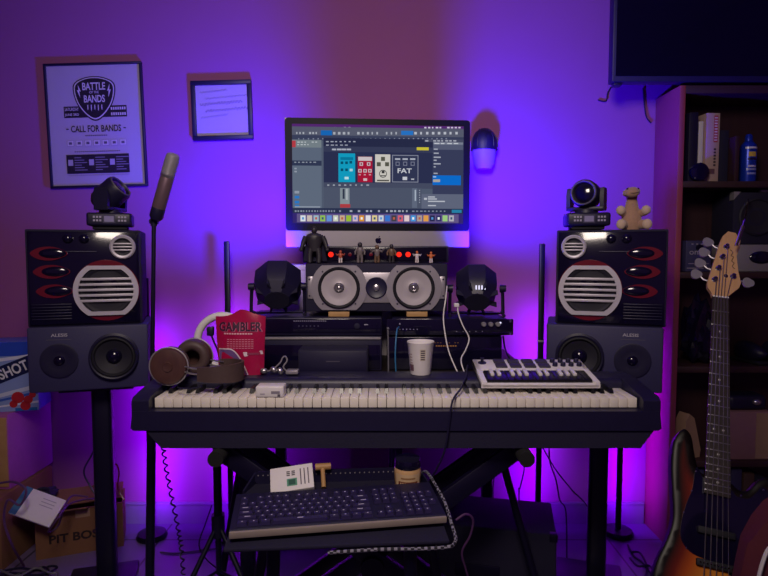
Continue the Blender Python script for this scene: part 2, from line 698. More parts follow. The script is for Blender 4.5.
for h0, w, c_ in ((.098, .5, 'd8b24a'), (None, 0, ''), (.128, .9, 'd6d2ea'), (.085, .6, '20183a'), (.058, .55, 'c9c2e6'), (.046, .7, '8f94d8'), (.03, .6, '8f94d8')):
    if h0 is None:
        m.build('badge', PRINTG, o)
        m = MB()
        continue
    m.col = lin(c_)
    hh = .018 if c_ == 'd8b24a' else .007
    V, F = [], []
    for k in range(9):
        an = -PI / 2 + (k - 4) / 4 * w
        V += [(.0295 * math.cos(an), .0295 * math.sin(an), h0), (.0295 * math.cos(an), .0295 * math.sin(an), h0 + hh)]
        if k:
            F.append((2 * k - 2, 2 * k, 2 * k + 1, 2 * k - 1))
    m.raw(V, F)
    m.build('lettering', PRINTG, o)
    m = MB()

# second shelf
a = P(693, 272, 2.24)
o = thing('effects_pedal', 'dark square pedal with three pale letters on the second shelf', 'pedal', (a.x + .012, 2.225, S2))
MB().box((0, .05, .06), (.10, .10, .12), .004).build('body', GREYB, o)
m = MB()
m.text('omp', -.006, .07, .022, -.001, .062, '9c94a8', bold=.01)
m.build('lettering', PRINT, o, smooth=0)
m = MB()
m.rect(-.04, .03, .04, .033, -.001, '8a8294')
m.build('print', PRINT, o, smooth=0)
m = MB()
m.rect(-.045, .012, .02, .016, -.001, '8a8294')
for q in range(4):
    m.rect(-.03 + .018 * q, .104, -.022 + .018 * q, .109, -.001, '8a8294')
m.build('print', PRINT, o, smooth=0)
m = MB()
m.front([(0, .012), (.011, .011), (.013, 0)], (0, -.001, .093), 16)
m.build('knob', BLKG, o)
a = P(757, 222, 2.25)
o = thing('amplifier', 'black combo amplifier with metal corners on the second shelf', 'amplifier', (1.43, 2.23, S2 + .1056))
MB().box((0, .08, .1), (.17, .15, .2), .006).build('cabinet', BLKM, o)
m = MB().front([(.07, 0), (.072, .006), (.066, .009), (.062, .004), (.03, -.002), (0, .004)], (.005, .004, .105), 32)
m.build('grille', CONE, o)
for sx in (-1, 1):
    m = MB().prism([(sx * .087, .202), (sx * .06, .202), (sx * .087, .17)], .002, .03)
    m.build('corner_guard', ALU, o)
MB().box((.045, .03, .206), (.032, .02, .012), .004).build('handle', WHT, o)
o = thing('radio', 'pale grey unit with a dark oval on the second shelf under the amplifier', 'radio', (1.45, 2.23, S2))
MB().box((0, .08, .0525), (.2, .15, .105), .004).build('body', ALU, o)
MB().front([(0, .01), (.02, .009), (.03, .004), (.033, 0)], (.01, .004, .055), 28, 1.45, .75).build('oval_dial', BLKG, o)

# third shelf: clear wrapped thing and dark shoes
rnd = random.Random(11)
b_ = bmesh.new()
bmesh.ops.create_icosphere(b_, subdivisions=3, radius=1)
for v in b_.verts:
    k = 1 + .22 * math.sin(v.co.x * 7 + v.co.z * 5) * math.cos(v.co.y * 6 + v.co.z * 9)
    v.co = Vector((v.co.x * .058 * k, v.co.y * .06 * k, max(-.98, v.co.z * k) * .13))
m = MB().bm(b_, Matrix.Translation((1.245, 2.28, S3 + .1274)))
solo('plastic_bag', m, BLKG, 'crumpled glossy dark plastic bag with bright glints on the third shelf', 'bag', smooth=0)
for i, (px, lab) in enumerate(((748, 'dark shoe on the third shelf close to the bass neck'), (772, 'dark shoe on the third shelf farthest right from the bass neck'))):
    x = P(px, 362, 2.3).x
    o = thing('shoe', lab, 'shoe', (x, 2.29, S3), R(12 - 20 * i))
    pts = [(-.03, -.06, .012), (0, -.07, .014), (.0, .0, .03)]
    b_ = bmesh.new()
    bmesh.ops.create_uvsphere(b_, u_segments=18, v_segments=12, radius=1)
    for v in b_.verts:
        z = v.co.z
        back = (v.co.y + 1) / 2
        v.co = Vector((v.co.x * .033, v.co.y * .075, .042 + z * (.03 + .022 * back)))
    MB().bm(b_).build('upper', BLK, o)
    MB().box((0, 0, .007), (.06, .145, .014), .006).build('sole', RUB, o)

# fourth shelf: folded kraft sheet, pink carton, a dark item
A = P(682, 440, 2.22)
m = MB()
m.prism([(-.035, 0), (.045, 0), (.05, .03), (.012, .16), (-.012, .178), (-.03, .15)], 0, .05, Matrix.Translation((1.21, 2.23, S4)) @ Matrix.Rotation(R(20), 4, 'Z'))
solo('paper_bag', m, TANB, 'folded tan paper bag leaning on the fourth shelf', 'bag')
o = thing('carton', 'dusty pink carton on the fourth shelf right of the bass neck', 'box', (1.43, 2.215, S4))
MB().box((0, .07, .095), (.17, .14, .19), .004).build('body', PINKB, o)
MB().box((.05, .0, .095), (.055, .003, .18)).build('side_panel', TANB, o)
o = thing('camera_case', 'dark rounded case with a silver knob on top of the pink carton', 'case', (1.43, 2.23, S4 + .1905))
MB().box((0, .05, .03), (.15, .1, .06), .018, seg=3).build('body', BLK, o)
MB().ell((.03, -.002, .035), (.017, .012, .012)).build('knob', SILVM, o)
# bottom shelf dark books: a few spines in shade
for i in range(7):
    h = .20 + .02 * ((i * 5) % 3)
    m = MB().box((1.19 + i * .05, 2.30, .0606 + h / 2), (.042, .15, h), .002)
    solo('book', m, [BLKM, GREYB, BROWNP][i % 3], 'dim dark book on the lowest shelf behind the bass body', 'book', 'dark books on the lowest shelf')

# ------------------------------------------------------------------ desk and riser behind the piano
o = thing('desk', 'dark desk behind the piano carrying the audio rack', 'desk', (0, 1.67, 0))
MB().box((-.005, .355, .765), (.93, .71, .03), .003).build('desktop', DESKW, o)
for x, y in ((-.42, .06), (.035, .06), (-.42, .64), (.42, .64)):
    MB().box((x, y, .375), (.04, .04, .75), .002).build('leg', DKM, o)
o = thing('monitor_riser', 'white riser on the desk under the computer', 'riser', (-.1, 2.06, .78))
MB().box((0, .14, .317), (.62, .28, .018), .002).build('top', WHITEP, o)
for sx in (-1, 1):
    MB().box((sx * .299, .14, .154), (.018, .27, .308), .001).build('side_panel', WHITEP, o)
MB().box((0, .006, .154), (.58, .012, .306)).build('front_panel', WHITEP, o)

# ------------------------------------------------------------------ desktop computer
CX = P(378.5, 240, 2.05).x
o = thing('desktop_computer', 'silver all-in-one desktop computer showing a music program', 'computer', (CX, 2.05, 1.108), R(4.0))
Z0 = 1.170 - 1.108
HH = .447
m = MB()
b_ = bmesh.new()
bmesh.ops.create_cube(b_, size=1)
bmesh.ops.subdivide_edges(b_, edges=list(b_.edges), cuts=6, use_grid_fill=True)
for v in b_.verts:
    x, y, z = v.co
    d = max(0, 1 - (2 * x) ** 2) * max(0, 1 - (2 * z) ** 2)
    yy = 0.004 if y < 0 else .010 + .045 * d ** .7
    v.co = Vector((x * .65, yy, Z0 + HH / 2 + z * HH))
m.bm(b_)
m.build('housing', ALU, o)
ZG = Z0 + .057
m = MB()


def rrect(x0, z0, x1, z1, r, n=5):
    pts = []
    for cx, cz, a0 in ((x1 - r, z0 + r, -PI / 2), (x1 - r, z1 - r, 0), (x0 + r, z1 - r, PI / 2), (x0 + r, z0 + r, PI)):
        for k in range(n + 1):
            a = a0 + PI / 2 * k / n
            pts.append((cx + r * math.cos(a), cz + r * math.sin(a)))
    return pts


m.prism(rrect(-.325, ZG, .325, Z0 + HH, .012), 0, .006)
m.build('bezel', BEZEL, o)
m = MB()
m.prism(rrect(-.325, Z0, .325, ZG, .006), .0005, .006)
m.build('chin', ALU, o)
m = MB()
lz = Z0 + .024
k = .0125
apple = catmull([(0, .62, 0), (.35, .72, 0), (.72, .5, 0), (.58, .2, 0), (.6, -.2, 0), (.82, -.42, 0), (.55, -.95, 0), (.3, -1.02, 0), (0, -.92, 0), (-.3, -1.02, 0), (-.6, -.85, 0), (-.88, -.2, 0), (-.8, .4, 0), (-.4, .72, 0)], 5, True)
m.prism([(p.x * k, lz + p.y * k * .9) for p in apple], -.0006, .001)
leaf = catmull([(.02, .78, 0), (.05, 1.1, 0), (.38, 1.4, 0), (.36, 1.05, 0)], 4, True)
m.prism([(p.x * k, lz + p.y * k * .9) for p in leaf], -.0006, .001)
m.build('logo', BLKG, o)
m = MB()
m.box((0, .075, Z0 - .0 + .04), (.19, .006, .2), .002, (R(-12), 0, 0))
m.build('stand_neck', ALU, o)
m = MB().box((0, .10, .004), (.2, .16, .008), .002)
m.build('stand_foot', ALU, o)

# what the screen shows
m = MB()


def SXY(px, py):
    py = py - 3.2 * (px - 287) / 183 * ((247 - py) / 130)
    return (px - 378.5) / 281.5, Z0 + (246.5 - py) / 129.5 * HH


_lay = [0]


def ui(x0, y0, x1, y1, col):
    _lay[0] += 1
    a0, b0 = SXY(x0, y1)
    a1, b1 = SXY(x1, y0)
    m.rect(a0, b0, a1, b1, -.0008 - .000004 * _lay[0], col)


def specks(x0, x1, y0, y1, n, col, seed=1, fill=.6):
    r_ = random.Random(seed)
    w = (x1 - x0) / n
    for q in range(n):
        if r_.random() < .9:
            ui(x0 + q * w, y0, x0 + q * w + w * fill * (.6 + .6 * r_.random()), y1, col)


ui(294, 126, 463.5, 222.5, '566075')
ui(294, 126, 463.5, 128.6, '5a2a78')
specks(296, 354, 126.6, 128, 12, 'd8d0e8', 2)
specks(424, 462, 126.6, 128, 10, 'd8d0e8', 3)
ui(294, 128.6, 463.5, 136.8, '5c6074')
ui(322, 130.0, 333, 135.5, '1a6cc0')
specks(298, 320, 131.5, 133.5, 7, 'b4b8c4', 4)
specks(334, 400, 131.5, 134.0, 14, 'b4b8c4', 5, .45)
ui(401, 130.5, 413, 134.5, '2a7ad0')
specks(414, 461, 131.5, 134.0, 8, 'c4c8d4', 6, .4)
ui(294, 136.8, 463.5, 139.4, '3e4460')
specks(300, 450, 137.6, 138.8, 32, '8c92a8', 7, .3)
ui(294, 139.4, 322.5, 147, '7c8890')
ui(294, 140, 297.5, 146.5, 'c0404c')
specks(299, 320, 141, 142, 6, 'c4ccd0', 8)
specks(299, 312, 143.5, 144.5, 4, 'c4ccd0', 9)
ui(294, 147, 322.5, 160, '616d82')
ui(294, 160, 322.5, 165, '343c58')
specks(296, 322, 161, 162, 7, '98a0b0', 10)
ui(294, 165, 322.5, 207.5, '667286')
specks(296, 300, 167, 168.5, 1, '9ca4b4', 11)
specks(296, 300, 170, 171.5, 1, '9ca4b4', 12)
for yy in (190, 195, 200, 204):
    ui(296, yy, 300.5, yy + 2.6, '2e7ed2' if yy > 192 else '98a2b4')
ui(296, 205.5, 321, 206.6, '98a2b4')
# plug-in window with four pedals
ui(324.5, 138.8, 432.5, 185, '2e3354')
ui(324.5, 138.8, 432.5, 147, '2a2e4c')
specks(327, 358, 140.5, 141.6, 7, 'a8acc0', 13)
specks(327, 350, 144, 145, 5, 'a8acc0', 14)
ui(324.5, 147, 432.5, 151, '3a3f5c')
specks(328, 352, 148, 149.6, 5, 'b8bccc', 15, .8)
ui(416.5, 146.8, 428.5, 149.6, 'd8cc3a')
ui(339, 152.8, 355.5, 181.3, '14a6cc')
ui(341, 156.5, 353.5, 159.2, '0c7ea4')
for xx, yy in ((342.5, 162), (347, 162), (351.2, 161.5), (342.5, 169), (347, 169)):
    ui(xx - 1.3, yy - 1.3, xx + 1.3, yy + 1.3, '0a5470')
ui(350, 168, 353, 170.5, 'b4e4ee')
ui(345, 176, 349, 178.5, 'c8eef4')
ui(358, 156, 372.5, 181.3, 'b0183a')
ui(358.5, 156.2, 372, 160, 'd8ccd0')
for xx, yy in ((361.5, 163.3), (368.8, 163.3), (360.2, 170), (365.2, 170), (370, 170)):
    ui(xx - 1.7, yy - 1.7, xx + 1.7, yy + 1.7, 'd6c4cc')
    ui(xx - .7, yy - .9, xx + .7, yy + .9, '8a1430')
for xx in (360, 365, 370):
    ui(xx - 1, 173.3, xx + 1, 174.5, 'd6a4b0')
ui(363.5, 177.5, 367.2, 180, 'e0c4cc')
ui(375.2, 153.8, 390.2, 181.3, 'd8d4cc')
for xx, yy in ((383, 158.2), (378.8, 163.5), (387, 163.5)):
    ui(xx - 2, yy - 2, xx + 2, yy + 2, '5c5c50')
m.col = lin('3a3a3c')
ca, cb = SXY(383, 173)
m.torus((ca, -.0009 - .000004 * _lay[0], cb), .0125, .0012, ZtoF, 20, 4)
ui(381.7, 170, 384.5, 172.5, '3a3a3c')
ui(380.5, 174.5, 386, 175.4, '3a3a3c')
ui(377, 179, 389, 180.4, '5a5854')
ui(392, 154.5, 418.2, 181.5, '8c90a4')
ui(392.8, 155.3, 417.4, 180.7, '343a58')
for xx in (397.5, 405, 412.5):
    ui(xx - 2.6, 157.6, xx + 2.6, 159.2, 'b8bccc')
    ui(xx - 2, 161, xx + 2, 165, '7c8098')
    ui(xx - 1.2, 161.8, xx + 1.2, 164.2, '2a3050')
ca, cb = SXY(404.5, 170)
m.text('FAT', ca, cb, .0165, -.001 - .000004 * _lay[0], .05, 'd6d8e0', bold=.02)
ui(402.5, 176, 407, 179.2, 'd6d8e0')
ui(411, 177.8, 414, 179, 'c6c8d4')
ui(324.5, 182.5, 432.5, 187.2, '4a5068')
specks(328, 372, 183.6, 185, 8, 'a4aab8', 16, .4)
ui(324.5, 187.2, 421.5, 208.5, '525a70')
ui(340.5, 187.3, 349.8, 203.2, '8c98a0')
ui(343, 188, 345, 198, '343c50')
ui(346.3, 188, 348, 199, 'b8c0c6')
ui(340.5, 203.2, 350.5, 206.8, 'b84048')
ui(412, 187.5, 417, 207, '667086')
ui(414.6, 189, 416, 200, 'b4c0d0')
for q in range(6):
    ui(419, 189 + q * 2.4, 420, 190 + q * 2.4, 'a4acbc')
# browser at the right
ui(432.5, 139.4, 463.5, 208.5, '3c4160')
ui(424, 139.2, 463.5, 141.4, '4c5068')
specks(425, 461, 139.7, 141, 9, 'b0b4c4', 17, .7)
ui(433, 142, 463, 144.2, '80869a')
specks(434, 460, 142.5, 143.5, 4, 'd0d4de', 18, .8)
ui(433, 144.2, 463, 149, '5a607a')
for yy, w in ((148, 4), (152, 5), (156, 7), (159, 3), (162.5, 7), (165.5, 2), (172, 4)):
    ui(433.5, yy, 433.5 + w, yy + 1.2, 'b0b4c4')
ui(432.5, 174.8, 461, 184.2, '0e72d8')
ui(433, 175.5, 436, 176.6, 'b8d4f0')
ui(433, 178.6, 440, 181.2, 'b8b0a8')
ui(421.5, 193.5, 463.5, 208.5, '666d84')
ui(424, 197, 427, 199, 'c4c8d4')
for yy, w in ((195.6, 7), (197.6, 9), (200, 17), (204.2, 8)):
    ui(428, yy, 428 + w, yy + 1.1, 'c4c8d4')
# transport bar and dock
ui(294, 208, 463.5, 213, '2e3654')
specks(296, 345, 209.4, 211.2, 18, '8c94a8', 19, .6)
specks(346, 410, 209.4, 211.2, 16, 'b0b6c6', 20, .6)
specks(412, 452, 209.8, 211, 10, '8c94a8', 21, .6)
ui(452, 209, 462, 212, '2a8ab4')
ui(294, 213, 463.5, 222.5, '3a2c78')
ui(298, 213.6, 459, 221.6, '6a5c90')
icons = 'e8ecf4 d8c8c0 a8c4d4 9ccc5c 6c9ce4 d4dcc8 d4b898 a4c83c e0c4d8 e89c34 f0ecf4 f0dc9c d8dce8 3c7cdc 48444c e8687c f0d8dc 4ca0e8 b8a8a0 f0a850 2c2c54 34346c a8d888 c0bcc8'.split()
for i, cc in enumerate(icons):
    xx = 301.5 + i * 6.42
    ui(xx, 214.6, xx + 5.0, 220.6, cc)
    if i % 3 != 1:
        ui(xx + 1.5, 216.4, xx + 3.5, 218.8, ['5c9ce0', 'ffffff', 'c86450', '406080'][i % 4])
m.build('screen', SCREEN, o, smooth=0)

# ------------------------------------------------------------------ speakers
def driver(par, name, c, r, mats, dome, ringw=.1, deep=.25, seg=36):
    """ring, rolled rubber edge, cone and dust cap; axis to the front"""
    ring, edge, cone, cap = mats
    w = MB()
    w.front([(r, -.002), (r, .003), (r * (1 - ringw * .4), .0045), (r * (1 - ringw), .003), (r * (1 - ringw), -.004)], c, seg)
    p = w.build(name, ring, par)
    e = MB()
    r1 = r * (1 - ringw)
    e.front([(r1, .0), (r1 * .96, .005), (r1 * .90, .006), (r1 * .84, .003), (r1 * .82, -.002)], c, seg)
    e.build('surround', edge, p)
    k = MB()
    k.front([(r1 * .83, -.001), (r1 * .6, -r * deep * .55), (dome * .9, -r * deep)], c, seg)
    k.build('cone', cone, p)
    d = MB()
    d.front([(dome * 1.02, -r * deep - .001), (dome * .9, -r * deep + dome * .25), (dome * .6, -r * deep + dome * .5), (dome * .25, -r * deep + dome * .62), (0, -r * deep + dome * .65)], c, 24)
    d.build('dust_cap', cap, p)
    return p


def open_front(mb, W, H, D, holes, y=0):
    """a cabinet with round wells let into its front so that cones can sit inside"""
    mb.box((0, D / 2 + .012, H / 2), (W, D - .024, H), .004)
    # front baffle as a flat plate with circular wells
    b = bmesh.new()
    outer = [b.verts.new((x, 0, z)) for x, z in rrect(-W / 2, 0, W / 2, H, .006, 3)]
    ed = [b.edges.new((outer[i], outer[(i + 1) % len(outer)])) for i in range(len(outer))]
    for cx, cz, r in holes:
        vs = [b.verts.new((cx + r * math.cos(2 * PI * k / 32), 0, cz + r * math.sin(2 * PI * k / 32))) for k in range(32)]
        ed += [b.edges.new((vs[i], vs[(i + 1) % 32])) for i in range(32)]
    bmesh.ops.triangle_fill(b, edges=ed, use_beauty=True, use_dissolve=False, normal=(0, -1, 0))
    faces = list(b.faces)
    bmesh.ops.recalc_face_normals(b, faces=faces)
    if faces and faces[0].normal.y > 0:
        bmesh.ops.reverse_faces(b, faces=faces)
    mb.bm(b)
    # rim between plate and carcass
    pr = rrect(-W / 2, 0, W / 2, H, .006, 3)
    n = len(pr)
    mb.raw([(p[0], 0, p[1]) for p in pr] + [(p[0], .03, p[1]) for p in pr], [((i + 1) % n, i, n + i, n + (i + 1) % n) for i in range(n)])
    for cx, cz, r in holes:
        mb.front([(r, 0), (r, -.011)], (cx, 0, cz), 32)


def studio_monitor(label, loc, rz, s):
    t = thing('studio_monitor', label, 'speaker', loc, rz, 'grey studio monitors lying on their sides')
    W, D, H = .345, .24, .204
    a = (s * .071, 0, .104)
    q = (s * -.085, 0, .098)
    m = MB()
    m.box((0, D / 2 + .0, H / 2), (W, D, H), .007)
    m.build('cabinet', GREYB, t)
    # drivers stand a little proud of the baffle
    w = driver(t, 'woofer', (a[0], -.014, a[2]), .072, (BLK, RUB, CONE, BLKG), .024, .1, .16)
    w2 = MB().front([(.074, -.013), (.074, .003), (.07, .005), (.07, -.013)], (a[0], 0.002, a[2]), 36)
    w2.front([(.073, -.004), (0, -.004)], (a[0], -.0055, a[2]), 36)
    # shallow tub behind the cone
    w2.build('mounting_ring', BLK, t)
    tw = MB()
    tw.front([(.054, -.001), (.054, .004), (.050, .005), (.03, .001), (.016, .002)], q, 32)
    p = tw.build('tweeter', BLK, t)
    MB().front([(.016, .002), (.013, .006), (.007, .009), (0, .01)], q, 20).build('dome', BLKG, p)
    l = MB()
    l.text('ALESIS', s * -.083 if s > 0 else .078, .178, .010, -.0012, .046, 'b8b4c4', bold=.015)
    l.rect(q[0] - .035, .163, q[0] + .035, .1645, -.001, '5c5a68')
    l.build('lettering', PRINT, t, smooth=0)
    return t


GRILLE = mat('pale_grille', 'ccc6d2', .4, metal=.2, var=.03)


def party_speaker(label, loc, rz, s):
    t = thing('party_speaker', label, 'speaker', loc, rz, 'black speakers with red-rimmed ports')
    W, D, H = .325, .25, .30
    MB().box((0, D / 2 + .004, H / 2), (W, D, H), .004).build('cabinet', BLKM, t)
    MB().box((0, .001, H / 2), (W - .012, .008, H - .012), .003).build('front_panel', BLKG, t)
    # raised lip lines
    m = MB().box((s * -.055, -.004, .232), (.18, .003, .003), .001)
    m.build('trim_line', BLK, t)
    m = MB()
    for k in range(6):
        m.box((s * -.095, -.004, .024 + .009 * k), (.11, .003, .003), .001)
    m.build('vent', BLK, t)
    for sx in (-.045, .0):
        MB().ell((s * (sx - .004 + .004), -.004, .272), (.015, .012, .014)).build('knob', BLKG, t)
    # three almond shaped ports
    for k, z in enumerate((.226, .170, .110)):
        x = s * (-.096 + .006 * k)
        pts = catmull([(-.052, 0, 0), (-.03, .017, 0), (.005, .021, 0), (.035, .012, 0), (.05, 0, 0), (.035, -.012, 0), (.005, -.021, 0), (-.03, -.017, 0)], 4, True)
        m = MB()
        m.prism([(x + s * p.x, z + p.y) for p in pts], -.007, 0)
        po = m.build('port', REDP, t)
        m = MB().ell((x + s * .009, -.006, z + .0005), (.038, .007, .0155))
        m.build('port_core', BLKG, po)
    # woofer with barred grille
    wc = (s * .060, -.003, .110)
    m = MB().front([(.08, .002), (.096, .002), (.097, -.002)], (wc[0], -.003, wc[2]), 40)
    m.build('red_disc', REDP, t)
    m = MB()
    RR = .094
    # truncated silver ring
    outer, inner = [], []
    for k in range(64):
        an = 2 * PI * k / 64
        zc = max(-.078, min(.078, RR * math.sin(an)))
        outer.append((RR * math.cos(an), zc))
        inner.append((.079 * math.cos(an), max(-.066, min(.066, .079 * math.sin(an)))))
    V = [(wc[0] + x, -.014, wc[2] + z) for x, z in outer] + [(wc[0] + x, -.014, wc[2] + z) for x, z in inner]
    V += [(wc[0] + x, -.003, wc[2] + z) for x, z in outer] + [(wc[0] + x, -.003, wc[2] + z) for x, z in inner]
    F = []
    for k in range(64):
        j = (k + 1) % 64
        F += [(k, j, 64 + j, 64 + k), (128 + k, 128 + j, j, k), (64 + k, 64 + j, 192 + j, 192 + k)]
    m.raw(V, F)
    for k, z in enumerate((.036, .019, .002, -.015, -.032)):
        w = 2 * math.sqrt(.082 ** 2 - z ** 2)
        m.box((wc[0], -.012, wc[2] + z), (w, .005, .008), .0015)
    wf = m.build('woofer_grille', GRILLE, t)
    m = MB().front([(.079, .0), (.074, .004), (.066, .002), (.064, 0), (.03, -.002), (.02, .002), (0, .004)], (wc[0], -.0045, wc[2]), 36)
    m.build('cone', CONE, wf)
    # tweeter
    tc = (s * .110, 0, .247)
    m = MB().front([(.038, -.001), (.038, .010), (.034, .014), (.028, .012), (.028, .003)], (tc[0], -.002, tc[2]), 36)
    for z in (.010, .0, -.010):
        m.box((tc[0], -.010, tc[2] + z), (2 * math.sqrt(.03 ** 2 - z * z), .004, .0045), .001)
    tw = m.build('tweeter_ring', GRILLE, t)
    m = MB().front([(.029, .004), (.02, .002), (.012, .006), (0, .008)], (tc[0], -.002, tc[2]), 24)
    m.build('dome', CONE, tw)
    return t


LS = ((-1.085 - .760) / 2, 1.80)
studio_monitor('grey studio monitor lying on its side, left of the piano', (-.927, 1.80, .717), R(17), 1)
studio_monitor('grey studio monitor lying on its side, right of the piano', (.690, 1.80, .717), R(-17), -1)
party_speaker('black speaker with red ports below the tilted pale poster, beside the microphone', (-.935, 1.805, .9215), R(19), 1)
party_speaker('black speaker with red ports below the stuffed toy, beside the bookshelf', (.708, 1.805, .9215), R(-19), -1)

# stands under the speakers
def speaker_stand(label, x, y, rz):
    t = thing('speaker_stand', label, 'stand', (x, y, 0), rz, 'black speaker stands')
    MB().box((-.02, 0, .012), (.22, .22, .024), .006).build('base_plate', DKM, t)
    MB().box((0, 0, .3645), (.062, .062, .681), .014, seg=3).build('pole', DKM, t)
    MB().box((0, 0, .711), (.22, .2, .012), .003).build('top_plate', DKM, t)
    return t


speaker_stand('black column stand under the grey monitor left of the piano', -.955, 1.93, R(17))
speaker_stand('black column stand under the grey monitor right of the piano', .735, 1.94, R(-17))

# centre speaker
o = thing('centre_speaker', 'black wide centre speaker with two silver cones below the computer', 'speaker', (-.024, 1.82, .964))
W, D, H = .448, .17, .152
m = MB()
m.box((0, D / 2 + .006, H / 2), (W, D - .012, H), .003)
m.box((0, .006, H / 2), (W, .012, H), .004)
m.build('cabinet', BLKM, o)
trim = MB()
trim.box((0, -.001, .076), (.2, .008, .096), .003)
for s in (-1, 1):
    trim.box((s * .2075, -.001, .076), (.02, .008, .072), .004)
    pts = []
    for k in range(48):
        an = 2 * PI * k / 48
        pts.append((s * .1175 + .0885 * math.cos(an), .076 + max(-.0705, min(.0705, .0885 * math.sin(an)))))
    trim.prism(pts, -.008, .002)
tr = trim.build('trim_plate', SILV, o)
sc = MB()
for s in (-1, 1):
    for z in (.05, .102):
        sc.front([(.003, 0), (.0025, .0015), (0, .0018)], (s * .211, -.005, z), 10)
    for an in (50, 130, 230, 310):
        sc.front([(.003, 0), (.0025, .0015), (0, .0018)], (s * .1175 + .08 * math.cos(R(an)), -.008, .076 + .078 * math.sin(R(an)) * .85), 10)
sc.build('screw', BLK, tr)
for s in (-1, 1):
    x = s * .1175
    w = MB().front([(.066, -.004), (.066, .004), (.062, .007), (.055, .003), (.054, 0)], (x, -.009, .076), 40)
    p = w.build('woofer', RUB, o)
    MB().front([(.0555, .001), (.04, -.0005), (.018, -.004), (.016, -.003)], (x, -.012, .076), 40).build('cone', CONES, p)
    MB().front([(.0165, -.003), (.013, .0), (.010, .002), (.009, -.001), (.006, .003), (0, .005)], (x, -.0125, .076), 24).build('phase_plug', SILVM, p)
tw = MB().front([(.034, -.003), (.034, .003), (.031, .005), (.024, .002), (.012, .001)], (0, -.005, .076), 32).build('tweeter', BLK, o)
MB().front([(.012, .001), (.009, .006), (0, .009)], (0, -.005, .076), 18).build('dome', SILVM, tw)
MB().box((0, .05, .1525), (.3, .05, .001)).build('top_label', BLKG, o)

for i, (px, lab) in enumerate(((339, 'small wood block under the left woofer of the centre speaker'), (417, 'small wood block under the right woofer of the centre speaker'))):
    x = P(px, 317, 1.82).x
    solo('wood_block', MB().box((x, 1.845, .956), (.066, .06, .0155), .001), PINE, lab, 'block', 'wood blocks under the centre speaker')

# ------------------------------------------------------------------ audio equipment on the desk
o = thing('av_receiver', 'black media player with silver edge line under the centre speaker', 'receiver', (-.222, 1.79, .892))
MB().box((0, .12, .028), (.43, .24, .055), .003).build('body', BLK, o)
MB().box((0, -.001, .03), (.425, .004, .044), .001).build('front_panel', BLKG, o)
m = MB()
for k in range(16):
    m.rect(-.06 + k * .0065, .044, -.0555 + k * .0065, .0475, -.0036, '77728a')
for k in range(6):
    m.rect(-.045 + k * .012, .028, -.041 + k * .012, .032, -.0036, '3c3850')
m.rect(.16, .033, .172, .036, -.0036, 'a09cb0')
m.build('front_print', PRINT, o, smooth=0)
MB().front([(.009, 0), (.009, .004), (.004, .006), (0, .006)], (.138, -.003, .03), 18).build('knob', BLKM, o)
o = thing('amplifier', 'black amplifier with a bright top edge behind the small black box', 'amplifier', (-.222, 1.79, .78))
MB().box((0, .12, .0555), (.43, .24, .109), .003).build('body', BLK, o)
MB().box((0, -.002, .103), (.425, .006, .007), .002).build('edge_strip', ALU, o)
MB().box((0, -.0015, .045), (.42, .004, .075), .001).build('front_panel', BLKG, o)
a = P(333, 365, 1.672)
o = thing('small_speaker', 'plain small black box standing before the amplifier, right of the red pouch', 'speaker', (a.x, 1.672, .7815))
MB().box((0, .045, .043), (.205, .09, .086), .006).build('body', BLKM, o)
MB().box((0, -.001, .043), (.195, .003, .076), .001).build('front_panel', BLK, o)
MB().rect(-.02, .05, .02, .053, -.003, '4a4658').build('badge', PRINT, o, smooth=0)

o = thing('rack_unit', 'black rack unit with small lights and knobs, upper of the two', 'rack unit', (.205, 1.79, .892))
MB().box((0, .12, .0265), (.36, .24, .052), .003).build('body', BLK, o)
MB().box((.0, -.002, .027), (.395, .004, .05), .001).build('front_panel', BLKG, o)
m = MB()
for k in range(6):
    m.rect(-.158 + k * .011, .018, -.155 + k * .011, .0215, -.0048, '9c98b4')
m.rect(-.158, .035, -.154, .039, -.0048, '9c98b4')
for k in range(5):
    m.rect(.02 + k * .02, .012, .0225 + k * .02, .0145, -.0048, '9c98b4')
m.build('front_print', PRINT, o, smooth=0)
for k in range(3):
    MB().front([(.0075, 0), (.0075, .008), (.006, .010), (0, .010)], (.105 + .022 * k, -.004, .036), 16).build('knob', SILV, o)
MB().front([(.0035, 0), (.003, .002), (0, .003)], (.157, -.004, .04), 10).build('indicator', LEDW, o)
for z in (.008, .046):
    MB().front([(.005, 0), (.004, .002), (0, .0025)], (.188, -.004, z), 12).build('screw', CHROME, o)
o = thing('rack_unit', 'black rack unit with an orange display, lower of the two', 'rack unit', (.19, 1.80, .78))
MB().box((0, .12, .0555), (.36, .24, .109), .003).build('body', BLK, o)
MB().box((0, -.0015, .055), (.36, .004, .1), .001).build('front_panel', BLKG, o)
m = MB()
for k in range(9):
    m.box((-.025 + k * .0075, -.004, .078), (.0045, .001, .0035))
for k in range(9):
    if k not in (3, 6):
        m.box((-.03 + k * .009, -.004, .088), (.003, .001, .0015))
m.build('display', LEDO, o)

